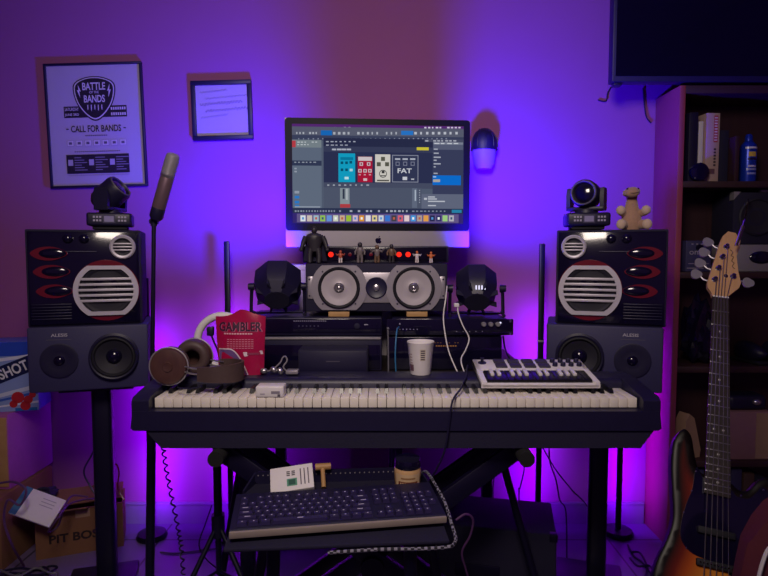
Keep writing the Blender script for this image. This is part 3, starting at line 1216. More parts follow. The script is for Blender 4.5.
# slab carrying lamps and little figures on top of the centre speaker
ST = .964 + .1525
o = thing('display_bar', 'long black bar with red lamps on top of the centre speaker', 'bar', (-.027, 1.875, ST + .0008))
MB().box((0, .03, .027), (.474, .06, .054), .003).build('body', BLK, o)
MB().box((0, -.0012, .027), (.46, .003, .045), .001).build('front_panel', SCREEN_OFF, o)
for px in (331, 399, 408):
    x = P(px, 254, 1.875).x + .027
    m = MB().front([(.0085, 0), (.0085, .006), (.006, .009), (0, .010)], (x, -.002, .027), 16)
    m.build('lamp', LEDR, o)
for px in (350, 371):
    x = P(px, 254, 1.875).x + .027
    m = MB().front([(.006, 0), (.006, .004), (0, .005)], (x, -.002, .027), 14)
    m.build('button', REDP, o)
m = MB()
for k in range(7):
    m.rect(-.215 + k * .007, .03, -.2105 + k * .007, .034, -.003, '807c94')
m.build('lettering', PRINT, o, smooth=0)

# little toy figures
def figure(label, px, h, cols, pose=0, Y=1.842):
    x = P(px, 260, Y).x
    t = thing('toy_figure', label, 'toy', (x, Y, ST + .0016), 0, 'little toy figures before the black bar')
    k = h / .05
    c_leg, c_body, c_head = cols
    m = MB()
    for s in (-1, 1):
        m.tube([(s * .004 * k, -.002 * k, 0), (s * .0045 * k, 0, .008 * k), (s * .0035 * k, 0, .02 * k)], [.0034 * k, .0032 * k, .0038 * k], 8)
    m.build('legs', c_leg, t)
    m = MB()
    m.lathe([(0, .018), (.006, .018), (.0075, .026), (.0085, .034), (.006, .037), (0, .038)], 14, Matrix.Diagonal((k, k * .7, k, 1)))
    for s in (-1, 1):
        if pose:
            m.tube([(s * .007 * k, 0, .034 * k), (s * .014 * k, -.004 * k, .030 * k), (s * .017 * k, -.008 * k, .036 * k)], [.0028 * k, .0026 * k, .0022 * k], 8)
        else:
            m.tube([(s * .007 * k, 0, .034 * k), (s * .0115 * k, -.001 * k, .026 * k), (s * .0105 * k, -.005 * k, .019 * k)], [.0028 * k, .0026 * k, .0022 * k], 8)
    m.build('torso', c_body, t)
    m = MB().ell((0, 0, .043 * k), (.0058 * k, .0058 * k, .0066 * k), 14, 10)
    m.build('head', c_head, t)
    return t


FIG_R = mat('toy_red', 'b4523c', .5)
FIG_G = mat('toy_grey', '6e6468', .45)
FIG_B = mat('toy_bronze', '6a5040', .45)
FIG_W = mat('toy_white', 'd8ccd0', .5)
FIG_D = mat('toy_dark', '2a2630', .5)
FIG_O = mat('toy_orange', 'd06c3c', .5)
figure('small orange-red toy figure on white feet before the red lamp', 340.5, .040, (FIG_W, FIG_R, FIG_R), 1)
figure('grey toy figure standing left of the fruit logo', 360, .066, (FIG_G, FIG_G, FIG_D))
figure('bronze toy figure standing below the fruit logo', 377, .058, (FIG_B, FIG_G, FIG_B), 1)
figure('dark brown toy figure standing right of the fruit logo', 391.5, .060, (FIG_D, FIG_B, FIG_D))
figure('white crouching toy figure near the end of the black bar', 417, .038, (FIG_W, FIG_W, FIG_O), 1)
figure('orange and white toy figure at the right end of the bar', 431, .036, (FIG_W, FIG_O, FIG_O), 1)

# bigger dark figure at the left end
x = P(315, 260, 1.85).x
o = thing('dark_statuette', 'dark broad-shouldered statuette at the left end of the centre speaker', 'statuette', (x, 1.835, ST + .0020))
m = MB()
for s in (-1, 1):
    m.tube([(s * .014, -.004, 0), (s * .015, -.002, .022), (s * .011, 0, .045)], [.008, .0085, .010], 10, 3)
m.lathe([(0, .035), (.016, .036), (.019, .05), (.024, .07), (.027, .082), (.02, .09), (.009, .094), (0, .095)], 18, Matrix.Diagonal((1.05, .62, 1, 1)))
m.ell((0, -.002, .103), (.0095, .0105, .0125), 14, 10)
for s in (-1, 1):
    m.tube([(s * .026, 0, .082), (s * .034, .0, .066), (s * .04, -.004, .046)], [.0085, .0078, .006], 10, 3)
    m.ell((s * .041, -.005, .041), (.006, .006, .007), 10, 8)
m.build('body', FIG_D, o)
m = MB()
V, F = [], []
for i in range(9):
    u = (i - 4) / 4
    for j in range(7):
        v = j / 6
        V.append((u * (.026 + .012 * v), .012 + .012 * (1 - u * u) + .006 * v, .088 - .084 * v))
for i in range(8):
    for j in range(6):
        a = i * 7 + j
        F.append((a, a + 7, a + 8, a + 1))
n = len(V)
V += [(p[0], p[1] + .0025, p[2]) for p in V]
F += [tuple(n + q for q in f[::-1]) for f in F]
m.raw(V, F)
m.build('cloak', BLKM, o)

# ------------------------------------------------------------------ stage lights beside the centre speaker
def par_light(label, loc, rz, tilt, display, hz, k):
    t = thing('stage_light', label, 'stage light', loc, rz, 'black stage lights aimed at the wall')
    # head: eight-sided can, lens to +Y, tipped up
    T = Matrix.Translation((0, 0, hz)) @ Matrix.Rotation(tilt, 4, 'X') @ Matrix.Rotation(-PI / 2, 4, 'X')
    m = MB(T)
    m.lathe([(0, -.062), (.042, -.062), (.07 * k, -.036), (.080 * k, -.006), (.080 * k, .044), (.076 * k, .05), (.066 * k, .05), (.066 * k, .046)], 8, Matrix.Rotation(PI / 8, 4, 'Z'))
    h = m.build('head', BLK, t, smooth=20)
    m = MB(T)
    m.lathe([(0, .0465), (.066 * k, .0465)], 24)
    m.build('lens', LEDV, h)
    m = MB(T)
    m.lathe([(0, -.064), (.04, -.064), (.04, -.058), (0, -.058)], 16)
    for q in range(8):
        an = PI / 4 * q + PI / 8
        m.box((.055 * math.cos(an), .06 * math.sin(an), -.045), (.03, .004, .02), .001, (0, 0, an))
    m.build('heat_sink', BLKM, h)
    if display:
        m = MB(T)
        for q in range(4):
            m.box((-.016 + .009 * q + display, -.0525, -.047), (.004, .013, .004), 0, (R(-42), 0, 0))
        m.build('display', LEDW, h)
    # bracket: two splayed arms that end in feet
    for s in (-1, 1):
        m = MB()
        m.tube([(s * .084, 0, hz + .006), (s * .0855, 0, hz - .03), (s * .086, -.01, .006)], .0055, 8, 4)
        m.tube([(s * .086, -.055, .005), (s * .086, .05, .005)], .005, 8)
        m.build('bracket_arm', DKM, t)
        MB().cyl((s * .076, 0, hz), (s * .0955, 0, hz), .013, .011, 12).build('knob', BLK, t)
    MB().box((0, .045, .003), (.17, .02, .005), .001).build('bracket_bar', DKM, t)
    return t


par_light('black stage light aimed at the wall, below the small framed sheet side', (-.347, 1.885, .9476), R(6), R(42), 0, .092, 1)
bpy.data.objects['stage_light']['label'] = 'black eight-sided stage light standing left of the centre speaker'
par_light('black eight-sided stage light standing right of the centre speaker', (.302, 1.885, .9452), R(-6), R(42), .012, .088, .88)

# ------------------------------------------------------------------ corner lamps: slim poles washing the wall
def pole_lamp(label, x, top):
    t = thing('pole_lamp', label, 'floor lamp', (x, 2.275, 0), 0, 'slim black pole lamps by the wall')
    MB().box((0, 0, top / 2 + .01), (.021, .016, top - .02), .003).build('pole', DKM, t)
    MB().box((0, -.02, .006), (.10, .08, .012), .004).build('base', DKM, t)
    MB().box((0, .0095, .50), (.012, .003, .85)).build('light_strip', LEDV, t)
    MB().box((0, 0, .80), (.026, .02, .008), .002).build('joint', SILV, t)
    return t


pole_lamp('slim black pole lamp by the wall left of the centre speaker', P(228, 300, 2.28).x, 1.195)
pole_lamp('slim black pole lamp by the wall between right stage light and speaker', P(541, 300, 2.28).x, 1.185)

# ------------------------------------------------------------------ moving head lights on the speakers
def moving_head(label, loc, rz, yaw, tip):
    t = thing('moving_head_light', label, 'stage light', loc, rz, 'moving head lights on the speakers')
    MB().box((0, 0, .008), (.10, .08, .012), .002).build('feet', RUB, t)
    MB().box((0, 0, .034), (.132, .11, .042), .008, seg=3).build('base', BLK, t)
    m = MB().rect(-.018, .022, .018, .048, -.0562, '3a3458')
    for k in range(3):
        for j in range(2):
            m.rect(-.046 + .009 * k, .027 + .011 * j, -.04 + .009 * k, .033 + .011 * j, -.0562, 'a8a0c0')
            m.rect(.026 + .009 * k, .027 + .011 * j, .032 + .009 * k, .033 + .011 * j, -.0562, 'a8a0c0')
    m.rect(-.014, .026, .014, .044, -.0566, '8c84b4')
    m.build('control_panel', PRINT, t, smooth=0)
    Y = Matrix.Rotation(yaw, 4, 'Z')
    m = MB(Y)
    m.cyl((0, 0, .052), (0, 0, .066), .038, .034, 24)
    for s in (-1, 1):
        m.prism([(-.022, .064), (.022, .064), (.026, .11), (.018, .135), (-.018, .135), (-.026, .11)], -.006, .006, Matrix.Translation((s * .052, 0, 0)) @ Matrix.Rotation(PI / 2, 4, 'Z'))
    m.box((0, 0, .069), (.114, .05, .012), .003)
    m.build('yoke', BLK, t)
    T = Y @ Matrix.Translation((0, 0, .115)) @ Matrix.Rotation(tip, 4, 'X')
    m = MB(T)
    m.front([(0, -.055), (.028, -.055), (.040, -.04), (.044, -.015), (.044, .035), (.040, .045), (.034, .045), (.032, .038)], (0, 0, 0), 24)
    h = m.build('head', BLK, t)
    m = MB(T)
    m.front([(.033, .039), (.022, .044), (0, .047)], (0, 0, 0), 24)
    m.build('lens', BLKG, h)
    m = MB(T)
    m.torus((0, -.045, 0), .037, .003, ZtoF, 28, 8)
    m.build('lens_ring', TUBEG, h)
    return t


a = P(107, 230, 1.86)
moving_head('black moving head light with head tipped up, on the left speaker', (a.x, 1.89, 1.2218), R(19), R(66), R(-38))
a = P(588, 232, 1.86)
moving_head('black moving head light with round lens facing out, on the right speaker', (a.x, 1.88, 1.2218), R(-10), R(-22), R(-4))

# stuffed toy on the right speaker
a = P(637, 231, 1.84)
o = thing('stuffed_toy', 'tan long-necked stuffed animal sitting on the right speaker', 'toy', (a.x, 1.885, 1.222), R(-12))
m = MB()
m.lathe([(0, 0), (.028, .002), (.034, .018), (.03, .045), (.021, .075), (.016, .1), (.017, .118), (0, .125)], 18)
m.ell((-.004, -.012, .122), (.026, .031, .017), rot=(0, R(-8), 0))
m.ell((-.006, -.03, .117), (.021, .017, .013))
for s in (-1, 1):
    m.tube([(s * .02, -.004, .056), (s * .03, -.016, .056), (s * .036, -.024, .060)], [.013, .012, .012], 10, 3)
    m.tube([(s * .02, -.01, .02), (s * .032, -.03, .018), (s * .038, -.036, .018)], [.016, .0155, .015], 10, 3)
m.build('body', PLUSH, o)
for s in (-1, 1):
    MB().ell((s * .038, -.029, .064), (.014, .012, .015)).build('paw', PLUSHL, o)
    MB().ell((s * .039, -.045, .0185), (.0145, .011, .0165)).build('paw', PLUSHL, o)
    MB().ell((s * .016 - .004, -.03, .131), (.0035, .003, .0035), 10, 8).build('eye', BLKG, o)
MB().tube([(-.024, -.037, .119), (-.006, -.048, .116), (.012, -.04, .119)], .0012, 6, 4).build('mouth', BROWNP, o)

# ------------------------------------------------------------------ microphone on its stand
MT, ML = P(154, 222, 1.70), P(150.5, 520, 1.70)
LEAN = math.atan2(MT.x - ML.x, MT.z - ML.z)
MX, MY = MT.x, 1.70
o = thing('microphone_stand', 'tall thin microphone stand beside the left end of the piano', 'stand', (MT.x - math.tan(LEAN) * MT.z, MY, .004), 0, None, (0, LEAN, 0))
MB().lathe([(0, .0), (.09, 0), (.092, .008), (.085, .018), (.02, .024), (0, .024)], 32).build('base', DKM, o)
MB().cyl((0, 0, .02), (0, 0, .70), .013, .013, 16).build('lower_tube', DKM, o)
MB().cyl((0, 0, .70), (0, 0, 1.235), .0062, .0062, 12).build('upper_tube', DKM, o)
m = MB().cyl((0, 0, .675), (0, 0, .72), .017, .015, 18)
m.cyl((-.012, -.004, .69), (-.03, -.012, .688), .005, .004, 10)
m.build('clutch', BLK, o)
m = MB()
m.cyl((0, 0, 1.225), (0, 0, 1.248), .009, .010, 14)
m.cyl((-.012, 0, 1.238), (.012, 0, 1.238), .007, .007, 12)
m.build('clip', BLK, o)
A = Vector((MX + .010, MY - .012, 1.250))
B = P(174, 153, 1.66)
d = (B - A)
L = d.length
o = thing('microphone', 'long silver studio microphone tilted on the thin stand', 'microphone', A)
o.rotation_euler = d.to_track_quat('Z', 'Y').to_euler()
MICB = mat('mic_bronze', '7d6470', .35, metal=.5)
MB().lathe([(0, -.004), (.014, -.004), (.0195, .004), (.0195, .03), (.0185, .034)], 28).build('shock_ring', BLK, o)
MB().lathe([(.0185, .03), (.0195, .036), (.0195, L * .64), (.019, L * .645)], 28).build('body', MICB, o)
MB().lathe([(.0198, L * .64), (.0206, L * .65), (.0206, L * .68), (.0198, L * .685)], 28).build('band', SILVM, o)
m = MB()
m.lathe([(.0195, L * .68), (.0198, L * .9), (.018, L * .965), (.011, L * .992), (0, L)], 28)
for k in range(7):
    m.torus((0, 0, L * (.70 + .03 * k)), .0197, .0008, None, 28, 6)
m.build('mesh_head', SILV, o)

# ------------------------------------------------------------------ ring light on its tripod
RC = P(223, 341, 1.725)
o = thing('ring_light', 'white ring light on a black tripod behind the red pouch', 'ring light', (RC.x, 1.725, 0))
MB().torus((0, 0, RC.z), .077, .0115, ZtoF, 40, 12).build('ring', WHT, o)
px_ = P(215.5, 480, 1.725).x - RC.x
m = MB()
m.cyl((px_, .02, .30), (px_, .02, .60), .0125, .0125, 14)
m.cyl((px_, .02, .60), (px_, .02, RC.z - .09), .008, .008, 12)
m.build('pole', DKM, o)
m = MB()
m.tube([(px_, .02, RC.z - .095), (px_ + .004, .016, RC.z - .08), (0, 0, RC.z - .078)], .006, 8)
m.build('neck', BLK, o)
m = MB().box((px_, .02, .60), (.04, .034, .05), .006)
m.cyl((px_ - .018, .02, .605), (px_ - .038, .016, .605), .008, .006, 10)
m.build('clamp', BLK, o)
m = MB().box((px_ - .006, -.004, RC.z + .03), (.02, .018, .028), .004)
m.tube([(px_ - .006, 0, RC.z + .02), (0, 0, RC.z - .07)], .003, 6)
m.build('phone_clip', BLK, o)
MB().cyl((px_, .02, .27), (px_, .02, .34), .02, .02, 14).build('hub', BLK, o)
for an in (236, 322, 104):
    e = Vector((px_ + .24 * math.cos(R(an)), .02 + .24 * math.sin(R(an)) * .9, .008))
    m = MB().cyl((px_, .02, .31), e, .008, .008, 10)
    m.cyl(Vector((px_, .02, .16)), Vector((px_, .02, .31)).lerp(e, .52), .0045, .0045, 8)
    m.build('leg', DKM, o)
MB().cyl((px_, .02, .15), (px_, .02, .30), .009, .009, 12).build('lower_pole', DKM, o)

# ------------------------------------------------------------------ the piano
PXC = .030
o = thing('digital_piano', 'long black digital piano with white keys across the middle', 'piano', (PXC, 1.41, 0))
Y0 = 1.41
# body: lower tub, narrower foot, panel behind the keys, two cheeks
m = MB()
m.prism([(-.655, .757), (.655, .757), (.660, .714), (.652, .708), (-.652, .708), (-.660, .714)], .0, .24)
m.build('front_rail', BLK, o)
m = MB()
m.prism([(-.626, .7078), (.645, .7078), (.612, .662), (-.588, .662)], .006, .235)
m.build('underside', BLKM, o)
prof = [(.135, .745), (.135, .795), (.142, .806), (.15, .809), (.232, .809), (.24, .802), (.24, .745)]
V = [(-.655, a, c_) for a, c_ in prof] + [(.655, a, c_) for a, c_ in prof]
n = len(prof)
F = [(i, (i + 1) % n, n + (i + 1) % n, n + i) for i in range(n)] + [tuple(range(n - 1, -1, -1)), tuple(range(n, 2 * n))]
F = [f[::-1] for f in F]
m = MB().raw(V, F)
m.build('top_panel', BLK, o)
for s in (-1, 1):
    m = MB()
    pr = [(.002, .745), (.002, .782), (.012, .79), (.12, .806), (.15, .809), (.24, .806), (.24, .745)]
    xa, xb = (-.657, -.614) if s < 0 else (.614, .657)
    V = [(xa, a, c_) for a, c_ in pr] + [(xb, a, c_) for a, c_ in pr]
    n = len(pr)
    F = [(n + i, n + (i + 1) % n, (i + 1) % n, i) for i in range(n)] + [tuple(range(n)), tuple(range(2 * n - 1, n - 1, -1))]
    m.raw(V, F)
    m.build('cheek', BLK, o)
KW = .0235
kx0 = -.611
wk = MB()
wk.box((0, .0675, -.0125), (KW - .0012, .135, .025), .0015)
bk = MB()
V = [(-.0055, .045, 0), (.0055, .045, 0), (.0055, .135, 0), (-.0055, .135, 0), (-.0042, .052, .012), (.0042, .052, .012), (.0042, .135, .012), (-.0042, .135, .012)]
bk.raw(V, [(0, 1, 5, 4), (1, 2, 6, 5), (2, 3, 7, 6), (3, 0, 4, 7), (4, 5, 6, 7), (3, 2, 1, 0)])
k0 = None
KZ = .7835
for i in range(52):
    x = kx0 + (i + .5) * KW
    if k0 is None:
        k0 = wk.build('white_key', IVORY, o, loc=(x, .03, KZ))
    else:
        q = k0.copy()
        COL.objects.link(q)
        q.location = (x, .03, KZ)
b0 = None
for i in range(51):
    if (i + 5) % 7 in (0, 1, 3, 4, 5):      # A0 start: sharps after A, C, D, F, G
        x = kx0 + (i + 1) * KW
        if b0 is None:
            b0 = bk.build('black_key', BKEY, o, loc=(x, .03, KZ))
        else:
            q = b0.copy()
            COL.objects.link(q)
            q.location = (x, .03, KZ)

# stand under the piano
o = thing('piano_stand', 'black double-braced crossed stand carrying the piano', 'stand', (0, 1.53, 0))
LX, RX = -.415, .352
for y in (-.055, .06):
    for s in (0, 1):
        a_, b_2 = (LX, RX + .06) if s == 0 else (RX, LX - .06)
        m = MB()
        d = Vector((b_2 - a_, 0, .03 - .638))
        mid = Vector(((a_ + b_2) / 2, y + (.012 if s else -.012), (.638 + .03) / 2))
        m.box(mid, (d.length, .022, .05), .004, (0, math.atan2(-d.z, d.x), 0))
        m.build('brace', DKM, o)
MB().cyl((-.03, -.09, .334), (-.03, .095, .334), .03, .03, 20).build('pivot', DKM, o)
for x in (LX, RX):
    m = MB().cyl((x, -.115, .642), (x, .10, .642), .0185, .0185, 18)
    q = m.build('top_bar', DKM, o)
    MB().cyl((x, -.14, .642), (x, -.09, .642), .0195, .0195, 18).build('foam_end', FOAM, q)
for x in (LX - .06, RX + .06):
    m = MB().box((x, .0, .018), (.04, .36, .036), .006)
    q = m.build('foot_bar', DKM, o)
    for y in (-.17, .17):
        MB().box((x, y, .02), (.044, .03, .04), .006).build('end_cap', RUB, q)

# ------------------------------------------------------------------ things on the piano
PT = .8095
# headphones on their side, band to the right
a = P(172, 366, 1.50)
o = thing('headphones', 'brown over-ear headphones lying on the left end of the piano', 'headphones', (a.x, 1.525, .8010), R(-12))
for s, nm in ((-1, 0), (1, 1)):
    yc = -.028 if s < 0 else .075
    T = Matrix.Translation((0 if s < 0 else .012, yc, .053 if s < 0 else .0605)) @ Matrix.Rotation(R(-16 * s if s < 0 else 14), 4, 'Z')
    m = MB(T)
    m.front([(0, .018), (.012, .020), (.014, .017), (.03, .018), (.045, .014), (.049, .006), (.049, -.004), (.046, -.010)], (0, 0, 0), 36) if s < 0 else m.lathe([(0, .018), (.03, .018), (.045, .014), (.049, .006), (.049, -.004), (.046, -.010)], 36, Matrix.Rotation(-PI / 2, 4, 'X'))
    cu = m.build('ear_cup', WALNUT, o)
    m = MB(T)
    m.torus((0, .018 * (-s), 0), .034, .0145, ZtoF, 32, 12)
    m.build('ear_pad', LEATH, cu)
    m = MB(T)
    m.torus((0, -.006 if s < 0 else .006, 0), .0495, .002, ZtoF, 36, 8)
    m.build('rim', ALU, cu)
for yy in (-.03, .078):
    for dz in (-.006, .008):
        m = MB().tube([(.046, yy, .045 + dz), (.07, yy - .004 if yy < 0 else yy + .002, .042 + dz), (.1, yy - .002, .04 + dz)], .0022, 8, 4)
        m.build('yoke_rod', SILVM, o)
arc = catmull([(.086, -.038, 0), (.13, -.034, 0), (.165, -.012, 0), (.178, .024, 0), (.165, .058, 0), (.13, .082, 0), (.086, .084, 0)], 6)
V, F = [], []
for i, p in enumerate(arc):
    t_ = (arc[min(i + 1, len(arc) - 1)] - arc[max(i - 1, 0)]).normalized()
    nrm = Vector((t_.y, -t_.x, 0))
    w = .018 + .006 * math.sin(PI * i / (len(arc) - 1))
    for dn, dz in ((.003, -w), (.003, w), (-.004, w), (-.004, -w)):
        q = p + nrm * dn
        V.append((q.x, q.y, .036 + dz))
N = len(arc)
for i in range(N - 1):
    for k in range(4):
        k2 = (k + 1) % 4
        F.append((i * 4 + k, (i + 1) * 4 + k, (i + 1) * 4 + k2, i * 4 + k2))
F += [(3, 2, 1, 0), tuple((N - 1) * 4 + k for k in range(4))]
MB().raw(V, F).build('headband', LEATH, o)
MB().tube([(.03, -.04, .0), (.05, -.06, .004), (.08, -.06, .004), (.1, -.04, .006)], .002, 6, 5).build('plug_lead', BLK, o)

# red tobacco pouch
a = P(241.5, 372, 1.605)
o = thing('pouch', 'red foil pouch with large dark lettering standing on the piano', 'pouch', (a.x, 1.605, PT + .0005), R(-3))
Wp, Hp = .142, .168
V, F = [], []
nx, nz = 13, 13
rnd = random.Random(5)
def pouch_pt(i, j, sgn):
    u, v = i / (nx - 1) * 2 - 1, j / (nz - 1)
    w = Wp / 2 * (.90 + .10 * v)
    th = .019 * (1 - u * u) ** .6 * (1 - v) ** .55 + .0012
    top = .006 * math.sin(3.1 * u + 1.0) + (.010 * max(0, 1 - abs(u - .05) * 2.4))
    wr = .0012 * math.sin(7 * u + 9 * v) * v
    return (u * w, sgn * th + wr, v * Hp + (top * v ** 6))
for sgn in (-1, 1):
    for i in range(nx):
        for j in range(nz):
            V.append(pouch_pt(i, j, sgn))
for k in (0, 1):
    for i in range(nx - 1):
        for j in range(nz - 1):
            a0 = k * nx * nz + i * nz + j
            f = (a0, a0 + nz, a0 + nz + 1, a0 + 1)
            F.append(f if k == 0 else f[::-1])
def brd(k):
    o_ = k * nx * nz
    return [o_ + i * nz for i in range(nx)] + [o_ + (nx - 1) * nz + j for j in range(1, nz)] + [o_ + i * nz + nz - 1 for i in range(nx - 2, -1, -1)] + [o_ + j for j in range(nz - 2, 0, -1)]
A_, B_ = brd(0), brd(1)
for i in range(len(A_)):
    j = (i + 1) % len(A_)
    F.append((A_[j], A_[i], B_[i], B_[j]))
POUCH = mat('red_foil', 'a40f44', .28, coat=.3, var=.12, scale=25, bump=.5)
MB().raw(V, F).build('body', POUCH, o)
m = MB()
def on_pouch(mb, first):
    """lay flat print on the bulging front"""
    for q in range(first, len(mb.v)):
        p = mb.v[q]
        v = max(0, min(1, p.z / Hp))
        u = max(-1, min(1, p.x / (Wp / 2 * (.90 + .10 * v))))
        th = .019 * (1 - u * u) ** .6 * (1 - v) ** .55 + .0012
        p.y = -th + .0012 * math.sin(7 * u + 9 * v) * v - .0011 + (p.y)
m.text('GAMBLER', .003, .1335, .027, 0, .122, 'c05a80', bold=.045)
m.text('GAMBLER', .001, .1345, .026, -.0006, .120, '3a0f34', bold=.03)
for k in range(11):
    m.rect(-.045 + k * .0075, .113, -.0395 + k * .0075, .117, 0, 'e0a8b8')
for r_ in range(5):
    for k in range(9):
        m.rect(-.036 + k * .0085, .098 - r_ * .006, -.0295 + k * .0085, .1 - r_ * .006, 0, 'd08098')
m.col = lin('d8c4d0')
m.raw([(.014, 0, .052), (.064, 0, .058), (.062, 0, .068), (.010, 0, .064)], [(0, 1, 2, 3)])
m.rect(.022, .0565, .055, .0625, -.0006, '8a2a50')
on_pouch(m, 0)
m.build('print', PRINT, o, smooth=0)
m = MB()
m.col = lin('e0d0dc')
arch = [(-.06 + .086 * k / 16, .074 - .074 * (max(0, k / 16 - .35) / .65) ** 2) for k in range(17)]
m.raw([(x_, 0, max(.001, z_)) for x_, z_ in arch] + [(-.06, 0, .001)], [tuple(range(17, -1, -1))])
m.col = lin('6a4a84')
m.raw([(x_ * .96 - .002, -.0006, max(.001, z_ - .003)) for x_, z_ in arch] + [(-.06, -.0006, .001)], [tuple(range(17, -1, -1))])
on_pouch(m, 0)
m.build('emblem', PRINT, o, smooth=0)

# little silver clutter right of the pouch
a = P(277, 371, 1.6)
o = thing('earphones', 'small silver earphones with a looped lead right of the red pouch', 'earphones', (a.x, 1.59, PT + .004))
MB().tube([(-.03, 0, .006), (-.012, -.004, .012), (.01, 0, .03), (.018, .002, .045), (.026, .002, .048), (.03, 0, .036), (.02, -.002, .02), (.03, 0, .006)], .0022, 6, 6).build('lead', SILV, o)
for q, (x_, z_) in enumerate(((-.034, .009), (-.006, .012), (.012, .008))):
    MB().ell((x_, -.004, z_), (.011, .008, .008), rot=(0, R(30 * q), 0)).build('earpiece', SILVM, o)
MB().box((.045, .002, .006), (.035, .03, .011), .003).build('case', SILV, o)

# white device on the keys
a = P(272, 398, 1.47)
o = thing('audio_adapter', 'small white box with a tiny dark display standing on the keys', 'device', (a.x, 1.4615, KZ + .0004))
MB().box((0, .0, .0145), (.071, .045, .029), .004, seg=3).build('body', WHT, o)
m = MB()
m.rect(.004, .010, .026, .017, -.0231, '8a8290')
m.rect(.02, .003, .027, .009, -.0231, '5a5260')
m.rect(-.024, .008, -.012, .011, -.0231, 'a8a0aa')
m.build('front_print', PRINT, o, smooth=0)

# paper cup
a = P(420.5, 373, 1.61)
o = thing('paper_cup', 'white paper cup with a printed square on the piano panel', 'cup', (a.x, 1.61, PT + .0003))
MB().lathe([(0, .0), (.028, 0), (.029, .002), (.037, .088), (.0385, .09), (.038, .0925), (.036, .091), (.0355, .087), (.0275, .006), (0, .005)], 32).build('cup', PAPER, o)
m = MB()
def cyl_patch(h0, h1, a0, a1, col, k=0):
    m.col = lin(col)
    V, F = [], []
    for q in range(7):
        an = -PI / 2 + a0 + (a1 - a0) * q / 6
        for h in (h0, h1):
            rr = .0293 + .0079 * h / .088 + .0004 + k
            V.append((rr * math.cos(an), rr * math.sin(an), h))
        if q:
            F.append((2 * q - 2, 2 * q, 2 * q + 1, 2 * q - 1))
    m.raw(V, F)
cyl_patch(.042, .074, -.12, .34, 'cfc4b8')
for q in range(5):
    cyl_patch(.044 + q * .006, .0475 + q * .006, -.05, .28, '4a3e4c', .0004)
cyl_patch(.012, .03, -1.2, -.7, '6a4a5c')
for q in range(4):
    cyl_patch(.033 + q * .008, .036 + q * .008, -1.1, -.8, 'b09aa4')
m.build('print', PRINT, o)

# thin grey rod and blue lead standing in front of the rack
solo('antenna_rod', MB().cyl(P(388.5, 373.5, 1.69), P(388, 329, 1.69), .0022, .0022, 8).ell(P(388, 328.5, 1.69), .0042, 10, 8), GREYC, 'thin upright grey rod between the small black box and cup', 'rod')
solo('cable', MB().tube([P(396, 374, 1.67), P(395.2, 355, 1.67), P(396, 340, 1.68), P(397, 330, 1.70), P(399, 327, 1.778)], .0022, 6, 6), BLUEC, 'blue cable hanging upright before the rack, left of the cup', 'cable')
m = MB().tube([P(447, 286, 1.80), P(445.5, 300, 1.765), P(443.5, 315, 1.755), P(444.5, 330, 1.74), P(449, 352, 1.72), P(458.5, 374.5, 1.69)], .0021, 6, 6)
solo('cable', m, WHTC, 'thin white cable hanging along the right edge of the centre speaker', 'cable')
m = MB().tube([P(457.5, 306, 1.77), P(458.5, 314, 1.765), P(463, 326, 1.755), P(469, 338, 1.745), P(466, 349, 1.73), P(461, 360, 1.71), P(465, 374, 1.69)], .0021, 6, 6)
m.box(P(456.5, 305, 1.77), (.016, .012, .012), .002)
solo('cable', m, WHTC, 'white cable with a white plug hanging below the right stage light', 'cable')

# white mini key controller
o = thing('midi_controller', 'white mini keyboard controller with pads and knobs on the piano', 'controller', (P(541, 388, 1.525).x - .011, 1.487, .7972))
o.rotation_euler = (R(10.2), 0, 0)
o.scale = (.975, .93, .88)
Wm, Dm, Hm = .318, .178, .020
m = MB()
m.prism([(-Wm / 2, 0), (Wm / 2, 0), (Wm / 2, .011), (-Wm / 2, .011)], 0, .012)
m.box((0, Dm / 2, .006), (Wm, Dm, .012), .003)
m.box((0, .135, .013), (Wm, .085, .014), .003)
for s in (-1, 1):
    m.box((s * (Wm / 2 - .008), Dm / 2, .011), (.016, Dm, .018), .003)
m.build('body', WHT, o)
# key bed and keys
m = MB().box((.0, .052, .0125), (Wm - .034, .08, .002))
m.build('key_bed', BLKM, o)
wk = MB().box((0, .036, .003), (.0182, .072, .008), .0012)
first = None
for i in range(15):
    x = -Wm / 2 + .018 + (i + .5) * .01885
    if first is None:
        first = wk.build('white_key', BKEY, o, loc=(x, .013, .0135))
    else:
        q = first.copy()
        COL.objects.link(q)
        q.location = (x, .013, .0135)
bk = MB().box((0, .05, .009), (.010, .04, .010), .0015)
first = None
for i in range(14):
    if i % 7 in (0, 1, 3, 4, 5):
        x = -Wm / 2 + .018 + (i + 1) * .01885
        if first is None:
            first = bk.build('black_key', WHT, o, loc=(x, .013, .0135))
        else:
            q = first.copy()
            COL.objects.link(q)
            q.location = (x, .013, .0135)
PAD = mat('pad_rubber', '3a3446', .6)
pd = MB().box((0, 0, .003), (.032, .028, .007), .002)
first = None
for i in range(4):
    for j in range(2):
        x, y = -.085 + i * .041, .118 + j * .036
        if first is None:
            first = pd.build('pad', PAD, o, loc=(x, y, .0195))
        else:
            q = first.copy()
            COL.objects.link(q)
            q.location = (x, y, .0195)
kn = MB().lathe([(.0075, 0), (.007, .010), (.0055, .0125), (0, .0125)], 14)
first = None
for i in range(4):
    for j in range(2):
        x, y = .07 + i * .023, .122 + j * .03
        if first is None:
            first = kn.build('knob', BLK, o, loc=(x, y, .0195))
        else:
            q = first.copy()
            COL.objects.link(q)
            q.location = (x, y, .0195)
m = MB().lathe([(.012, 0), (.012, .003), (.005, .004), (.004, .014), (.006, .018), (0, .02)], 16)
m.build('joystick', BLK, o, loc=(-.135, .145, .0195))

